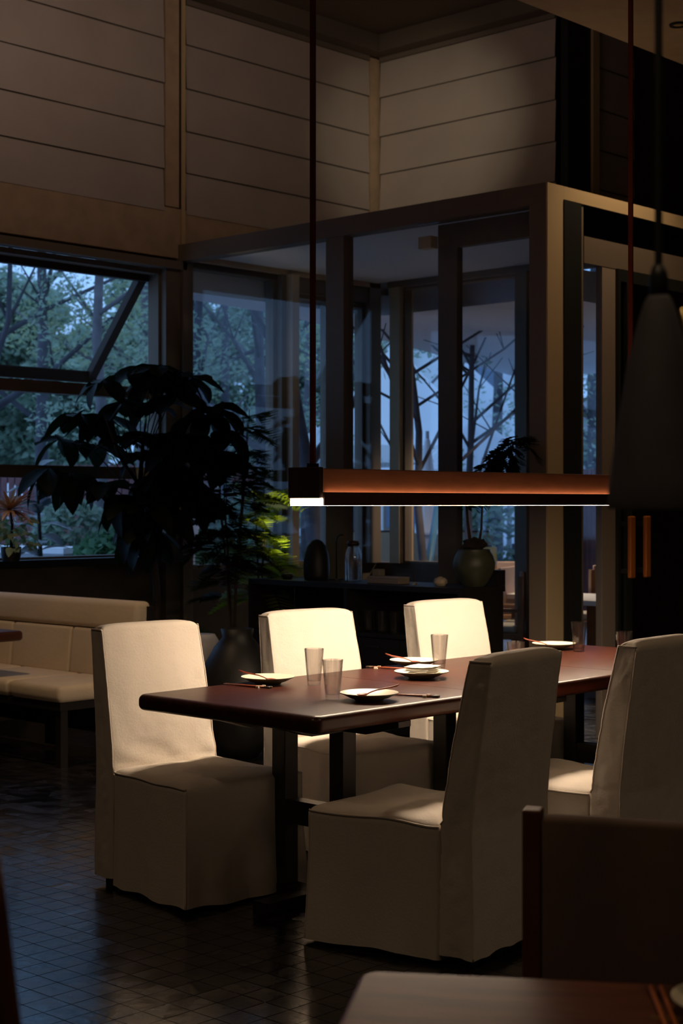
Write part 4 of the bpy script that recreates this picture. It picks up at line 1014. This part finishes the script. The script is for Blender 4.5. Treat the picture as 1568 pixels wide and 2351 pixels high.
tree(1075, 16.5, 5.2, 'bare many-stemmed tree right of the door stile', 'bark_dark', r0=.05, seed=35, leaves=True, nclump=6, n_=70, lean=(.03, .0), nb=14, spread=1.9, zlow=2.0, size=.07)
# far belt of trees
for k, px in enumerate(range(-150, 1500, 150)):
    tree(px+random.uniform(-30, 30), 38+6*(k % 2), 4.8 if px < 500 else 7.0 if px < 850 else 4.5, 'distant dark tree of the belt behind the garden, %s' % ['far left edge', 'behind the sash', 'behind the pale trunk', 'behind the slanting bar', 'behind the wall post', 'behind the first rear pane', 'behind the strap', 'behind the tents on the left', 'behind the tents in the middle', 'behind the tents on the right', 'behind the double door'][k],
         'bark_dark', 'tleaf1', .14, 60+k, nclump=62 if px < 500 else 60 if px < 850 else 14, n_=380 if px < 500 else 250, spread=3.4, zlow=.4, size=.14, name='distant_tree', nb=5)
def bush(px, t, z0, rx, rz, n_, label, m='hedge', size=.06, seed=0):
    b_ = at(px, 1155, t); T_ = thing('bush', label, 'bush', (b_.x, b_.y, 0)); r_ = random.Random(seed)
    MB().tube([(0, 0, -.02), (0, 0, z0)], .03, 6).build('stem', M['bark_dark'], T_)
    lf = MB(); 
    for _ in range(n_):
        p = Vector((r_.gauss(0, 1), r_.gauss(0, 1), r_.gauss(0, 1))).normalized()*r_.uniform(.75, 1)
        p = Vector((p.x*rx, p.y*rx, z0+p.z*rz)); s_ = size*r_.uniform(.6, 1.3)
        u = Vector((r_.uniform(-1, 1), r_.uniform(-1, 1), r_.uniform(-1, 1))).normalized(); v = u.orthogonal().normalized()
        lf.add([p-u*s_, p+v*s_*.6, p+u*s_, p-v*s_*.6], [(0, 1, 2, 3)])
    o = lf.build('foliage', M[m], T_); o['kind'] = 'stuff'
bush(255, 14.5, .78, .42, .5, 2600, 'rounded clipped bush under the middle of the garden window', seed=1)
bush(330, 15.5, .75, .45, .42, 2200, 'lower rounded bush right of the clipped one', seed=2)
bush(165, 17.5, .95, .5, .65, 2400, 'shaggy bush left of the clipped bush', m='tleaf1', seed=3)
a_, b_ = at(-120, 1155, 16.4), at(175, 1155, 15.6)
o = thing('garden_wall', 'low pale garden ledge behind the spiky plant', 'wall', (a_.x, a_.y, 0), math.atan2(b_.y-a_.y, b_.x-a_.x)); LL = (b_-a_).length
MB().box(0, LL, -.2, .2, -.02, 1.02).build('wall_body', M['concrete'], o); MB().box(-.03, LL+.03, -.24, .24, 1.021, 1.08).build('coping', M['canvas'], o)
bush(455, 16, .9, .5, .6, 2000, 'dark bush outside the first rear pane', seed=6)
bush(560, 18, .9, .6, .7, 2200, 'dark bush right of the one outside the first rear pane', seed=7)
bush(1180, 20, 1.0, .8, .9, 2200, 'green bush beyond the terrace chairs', m='tleaf1', seed=8)
# broad glossy leaved shrub outside the window
bs = thing('broad_leaf_shrub', 'broad-leaved shrub with shiny blue-lit leaves outside the window', 'shrub', (7.45, 10.25, -.02))
blm = leaf_mesh(.34, .075, mat('shiny_outdoor_leaf', (.06, .09, .09), .25, spec=.8), .35)
MB().tube([(0, 0, 0), (.02, 0, .9), (-.03, 0, 1.8)], [.025, .02, .01], 8).build('stem', M['stem'], bs, smooth=True)
for k in range(22):
    a = k*2.4; put(blm, 'leaf', bs, (0, 0, .95+.042*k), (math.cos(a), math.sin(a), rr.uniform(-.1, .6)), rr.uniform(-.3, .3), rr.uniform(.6, 1.05))
# red slat fence
def fence(p0, p1, z0, z1, n_, label):
    t = thing('slat_fence', label, 'fence', (p0.x, p0.y, 0))
    d = (p1-p0); d.z = 0; L_ = d.length; d.normalize(); a = math.atan2(d.y, d.x); t.rotation_euler = (0, 0, a)
    st_ = L_/n_; me = bpy.data.meshes.new('slat'); mb = MB().box(.01, st_-.012, -.02, .02, z0, z1); me.from_pydata(mb.v, [], mb.f); me.materials.append(M['redfence'])
    for k in range(n_): o = bpy.data.objects.new('slat', me); C.objects.link(o); o.parent = t; o.location = (k*st_, 0, 0)
    MB().box(0, L_, .021, .06, z0+.2, z0+.3).box(0, L_, .021, .06, z1-.3, z1-.2).build('rail', M['redfence'], t)
fence(at(-80, 0, 26), at(640, 0, 26), 0, 2.15, 44, 'dark red slat fence beyond the garden at the left')
fence(at(1320, 0, 20), at(1470, 0, 19), 0, 1.95, 14, 'dark red slat fence beyond the narrow pane by the double door')
# green bin
o = thing('garden_bin', 'green garden bin at the right end of the garden window', 'bin', at(372, 0, 20).to_tuple()[:2]+(0,))
MB().box(-.28, .28, -.28, .28, 0, 1.28).build('body', M['green'], o, bevel=.03); MB().box(-.31, .31, -.31, .31, 1.285, 1.36).build('lid', M['green'], o, bevel=.02)
# white tents and building
def tent(px, t, hw, ze, zt, label):
    c = at(px, 0, t); T_ = thing('white_tent', label, 'tent', (c.x, c.y, 0), D(45))
    mb = MB(); N = 6; vs = [(0, 0, zt)]
    cor = [(-hw, -hw), (hw, -hw), (hw, hw), (-hw, hw)]
    ringv = []
    for s_ in (.25, .5, .75, 1.0):
        for k in range(4):
            a = Vector(cor[k]); b_ = Vector(cor[(k+1) % 4])
            for j in range(4):
                q = a.lerp(b_, j/4)*s_; vs.append((q.x, q.y, ze+(zt-ze)*(1-s_)**1.35))
    fs = [(0, 1+j, 1+(j+1) % 16) for j in range(16)]
    for i in range(3):
        for j in range(16): fs.append((1+i*16+j, 1+(i+1)*16+j, 1+(i+1)*16+(j+1) % 16, 1+i*16+(j+1) % 16))
    mb.add(vs, fs).build('canvas_roof', M['canvas'], T_, smooth=True)
    MB().box(-hw, hw, -hw, -hw+.01, ze-.25, ze).box(-hw, hw, hw-.01, hw, ze-.25, ze).box(-hw, -hw+.01, -hw, hw, ze-.25, ze).box(hw-.01, hw, -hw, hw, ze-.25, ze).build('valance', M['canvas'], T_)
    for x, y in cor: MB().tube([(x*.97, y*.97, 0), (x*.97, y*.97, ze)], .04, 8).build('pole', M['concrete'], T_)
tent(905, 24, 1.6, 2.35, 4.0, 'white pyramid tent left of the far post')
tent(1000, 28, 2.2, 2.5, 4.6, 'larger white pyramid tent behind the bare branches')
tent(1095, 21, 1.0, 1.95, 2.7, 'small white tent low behind the many-stemmed tree')
def house(px, t, wd, h, label, rz, m='canvas'):
    c = at(px, 0, t); T_ = thing('white_building', label, 'building', (c.x, c.y, 0), rz)
    MB().box(-wd/2, wd/2, 0, 5, 0, h).build('wall', M[m], T_); MB().box(-wd/2-.2, wd/2+.2, -.3, 5.2, h, h+.25).build('roof', M['concrete'], T_)
    for k in range(3):
        for j in range(2):
            x = -wd/2+.8+k*(wd-1.6)/2; z = .9+j*2.7
            if z+1.2 < h:
                o = MB().box(x-.4, x+.4, -.05, -.001, z, z+1.2).build('window', M['frame'], T_); MB().box(x-.34, x+.34, -.056, -.051, z+.06, z+1.14).build('pane', mat('far_pane', (.15, .2, .28), .2) if 'fp' not in M else M['fp'], o)
M['fp'] = mat('far_window_pane', (.15, .20, .28), .2)
house(1010, 36, 3.4, 5.4, 'pale building behind the white tents', D(-46))
house(1225, 42, 3.0, 4.0, 'grey building behind the terrace at the right', D(-46), 'concrete')
# closed parasol, benches, poles
c = at(981, 0, 17); t = thing('closed_parasol', 'closed white parasol standing on the terrace edge', 'parasol', (c.x, c.y, 0))
MB().tube([(0, 0, 0), (0, 0, 2.3)], .02, 8).build('pole', M['concrete'], t); MB().lathe([(.001, 2.25), (.03, 2.2), (.07, 1.9), (.11, 1.5), (.14, 1.2), (.11, 1.18), (.001, 1.2)], n=14).build('canvas', M['canvas'], t); MB().lathe([(.001, 0), (.25, 0), (.22, .08), (.001, .1)], n=20).build('base', M['concrete'], t)
c = at(425, 0, 15); t = thing('closed_parasol', 'closed white parasol outside the first rear pane', 'parasol', (c.x+.1, c.y, 0))
MB().tube([(0, 0, 0), (0, 0, 2.05)], .02, 8).build('pole', M['concrete'], t); MB().lathe([(.001, 2.0), (.03, 1.95), (.06, 1.7), (.09, 1.4), (.04, 1.2), (.001, 1.2)], n=14).build('canvas', M['canvas'], t); MB().lathe([(.001, 0), (.25, 0), (.22, .08), (.001, .1)], n=20).build('base', M['concrete'], t)
def pole(p, q, r_, m, label): o = MB().tube([(0, 0, 0), (q-p)[:]], r_, 8).build('leaning_pole', M[m], smooth=True); o.location = p; tag(o, label, 'pole')
pole(at(925, 1525, 14.8), at(1018, 1130, 15.6), .03, 'bark', 'grey leaning pole left of the blue one, seen under the lamp')
pole(at(950, 1525, 14.8), at(1012, 1110, 15.6), .035, 'bluepole', 'blue leaning pole seen under the lamp')
for k, (px, t_, m, lb) in enumerate(((860, 17, 'concrete', 'white outdoor table left of the leaning poles'), (960, 18.5, 'canvas', 'long white outdoor table behind the leaning poles'), (30, 19.5, 'canvas', 'white outdoor table beyond the spiky plant'), (385, 17.5, 'canvas', 'white outdoor table near the green bin'), (960, 22, 'canvas', 'farther white outdoor table below the closed parasol'), (100, 21, 'concrete', 'grey outdoor table left of the clipped bush'))):
    c = at(px, 0, t_); t = thing('outdoor_table', lb, 'table', (c.x, c.y, 0), D(-46))
    MB().box(-.7, .7, -.4, .4, .72, .76).build('tabletop', M[m], t)
    for x in (-.62, .62):
        for y in (-.33, .33): MB().box(x-.025, x+.025, y-.025, y+.025, -.02, .72).build('leg', M['steel'], t)
c = at(930, 0, 20); t = thing('planter_box', 'tan wooden planter box behind the outdoor tables', 'planter', (c.x, c.y, 0), D(-46)); MB().box(-1.1, 1.1, -.25, .25, 0, 1.15).build('box', mat('tan_planter', (.40, .28, .17), .7), t); MB().box(-1.05, 1.05, -.2, .2, 1.151, 1.17).build('soil', M['soil'], t)
c = at(1075, 0, 18); t = thing('planter_box', 'tan and yellow planter box right of the door stile', 'planter', (c.x, c.y, 0), D(-46)); MB().box(-.3, .3, -.25, .25, 0, 1.02).build('box', mat('yellow_planter', (.55, .38, .10), .7), t); MB().box(-.25, .25, -.2, .2, 1.021, 1.04).build('soil', M['soil'], t)
# terrace furniture under the canopy
def terrace_chair(px, t_, rz, label):
    c = at(px, 0, t_); t = thing('terrace_chair', label, 'chair', (c.x, c.y, -.02), rz, 'tan wooden terrace chairs')
    for x in (-.24, .24):
        for y in (-.24, .24): MB().box(x-.02, x+.02, y-.02, y+.02, 0, .44 if y < 0 else .95).build('leg', M['tanwood'], t)
    MB().box(-.26, .26, -.26, .26, .441, .49).build('seat', M['tanwood'], t, bevel=.008); MB().box(-.23, .23, -.25, .2, .491, .55).build('cushion', M['bag'], t, bevel=.02)
    MB().box(-.219, .219, .222, .25, .60, .99).build('backrest', M['pink'], t, bevel=.008)
    for x in (-.24, .24): MB().box(x-.02, x+.02, -.26, .219, .66, .69).build('armrest', M['tanwood'], t)
terrace_chair(1150, 11.3+1.6, D(200), 'tan wooden terrace chair right behind the celadon pot')
terrace_chair(1190, 15.0, D(130), 'tan wooden terrace chair farther back by the post')
terrace_chair(1225, 13.4, D(20), 'tan wooden terrace chair nearest the glass box corner post')
terrace_chair(1372, 14.2, D(160), 'tan wooden terrace chair seen through the narrow pane')
for px, t_, lb in ((1188, 13.9, 'wooden terrace table with napkins between the terrace chairs'), (1362, 13.0, 'wooden terrace table seen through the narrow pane')):
    c = at(px, 0, t_); t = thing('terrace_table', lb, 'table', (c.x, c.y, -.02), D(5))
    MB().box(-.45, .45, -.4, .4, .72, .76).build('tabletop', M['canvas'], t); MB().box(-.04, .04, -.04, .04, .03, .72).build('leg', M['tanwood'], t); MB().box(-.25, .25, -.25, .25, 0, .03).build('foot', M['tanwood'], t)
# terrace hanging lamp
c = at(1262, 0, 14.2); t = thing('terrace_lamp', 'small dome lamp hanging under the terrace canopy, hidden behind the corner post', 'lamp', (c.x, c.y, 2.5))
MB().lathe([(.001, .12), (.03, .12), (.09, .05), (.11, 0), (.105, 0), (.085, .045), (.001, .10)], n=24).build('shade', M['steel'], t, smooth=True)
MB().tube([(0, 0, .12), (0, 0, .69)], .006, 6).build('cord', M['steel'], t)
ld = bpy.data.lights.new('terrace_lamp', 'SPOT'); ld.energy = 130; ld.color = WARM; ld.shadow_soft_size = .05; ld.spot_size = D(155); ld.spot_blend = .5
lo = bpy.data.objects.new('terrace_lamp_light', ld); C.objects.link(lo); lo.parent = t; lo.location = (0, 0, .02)
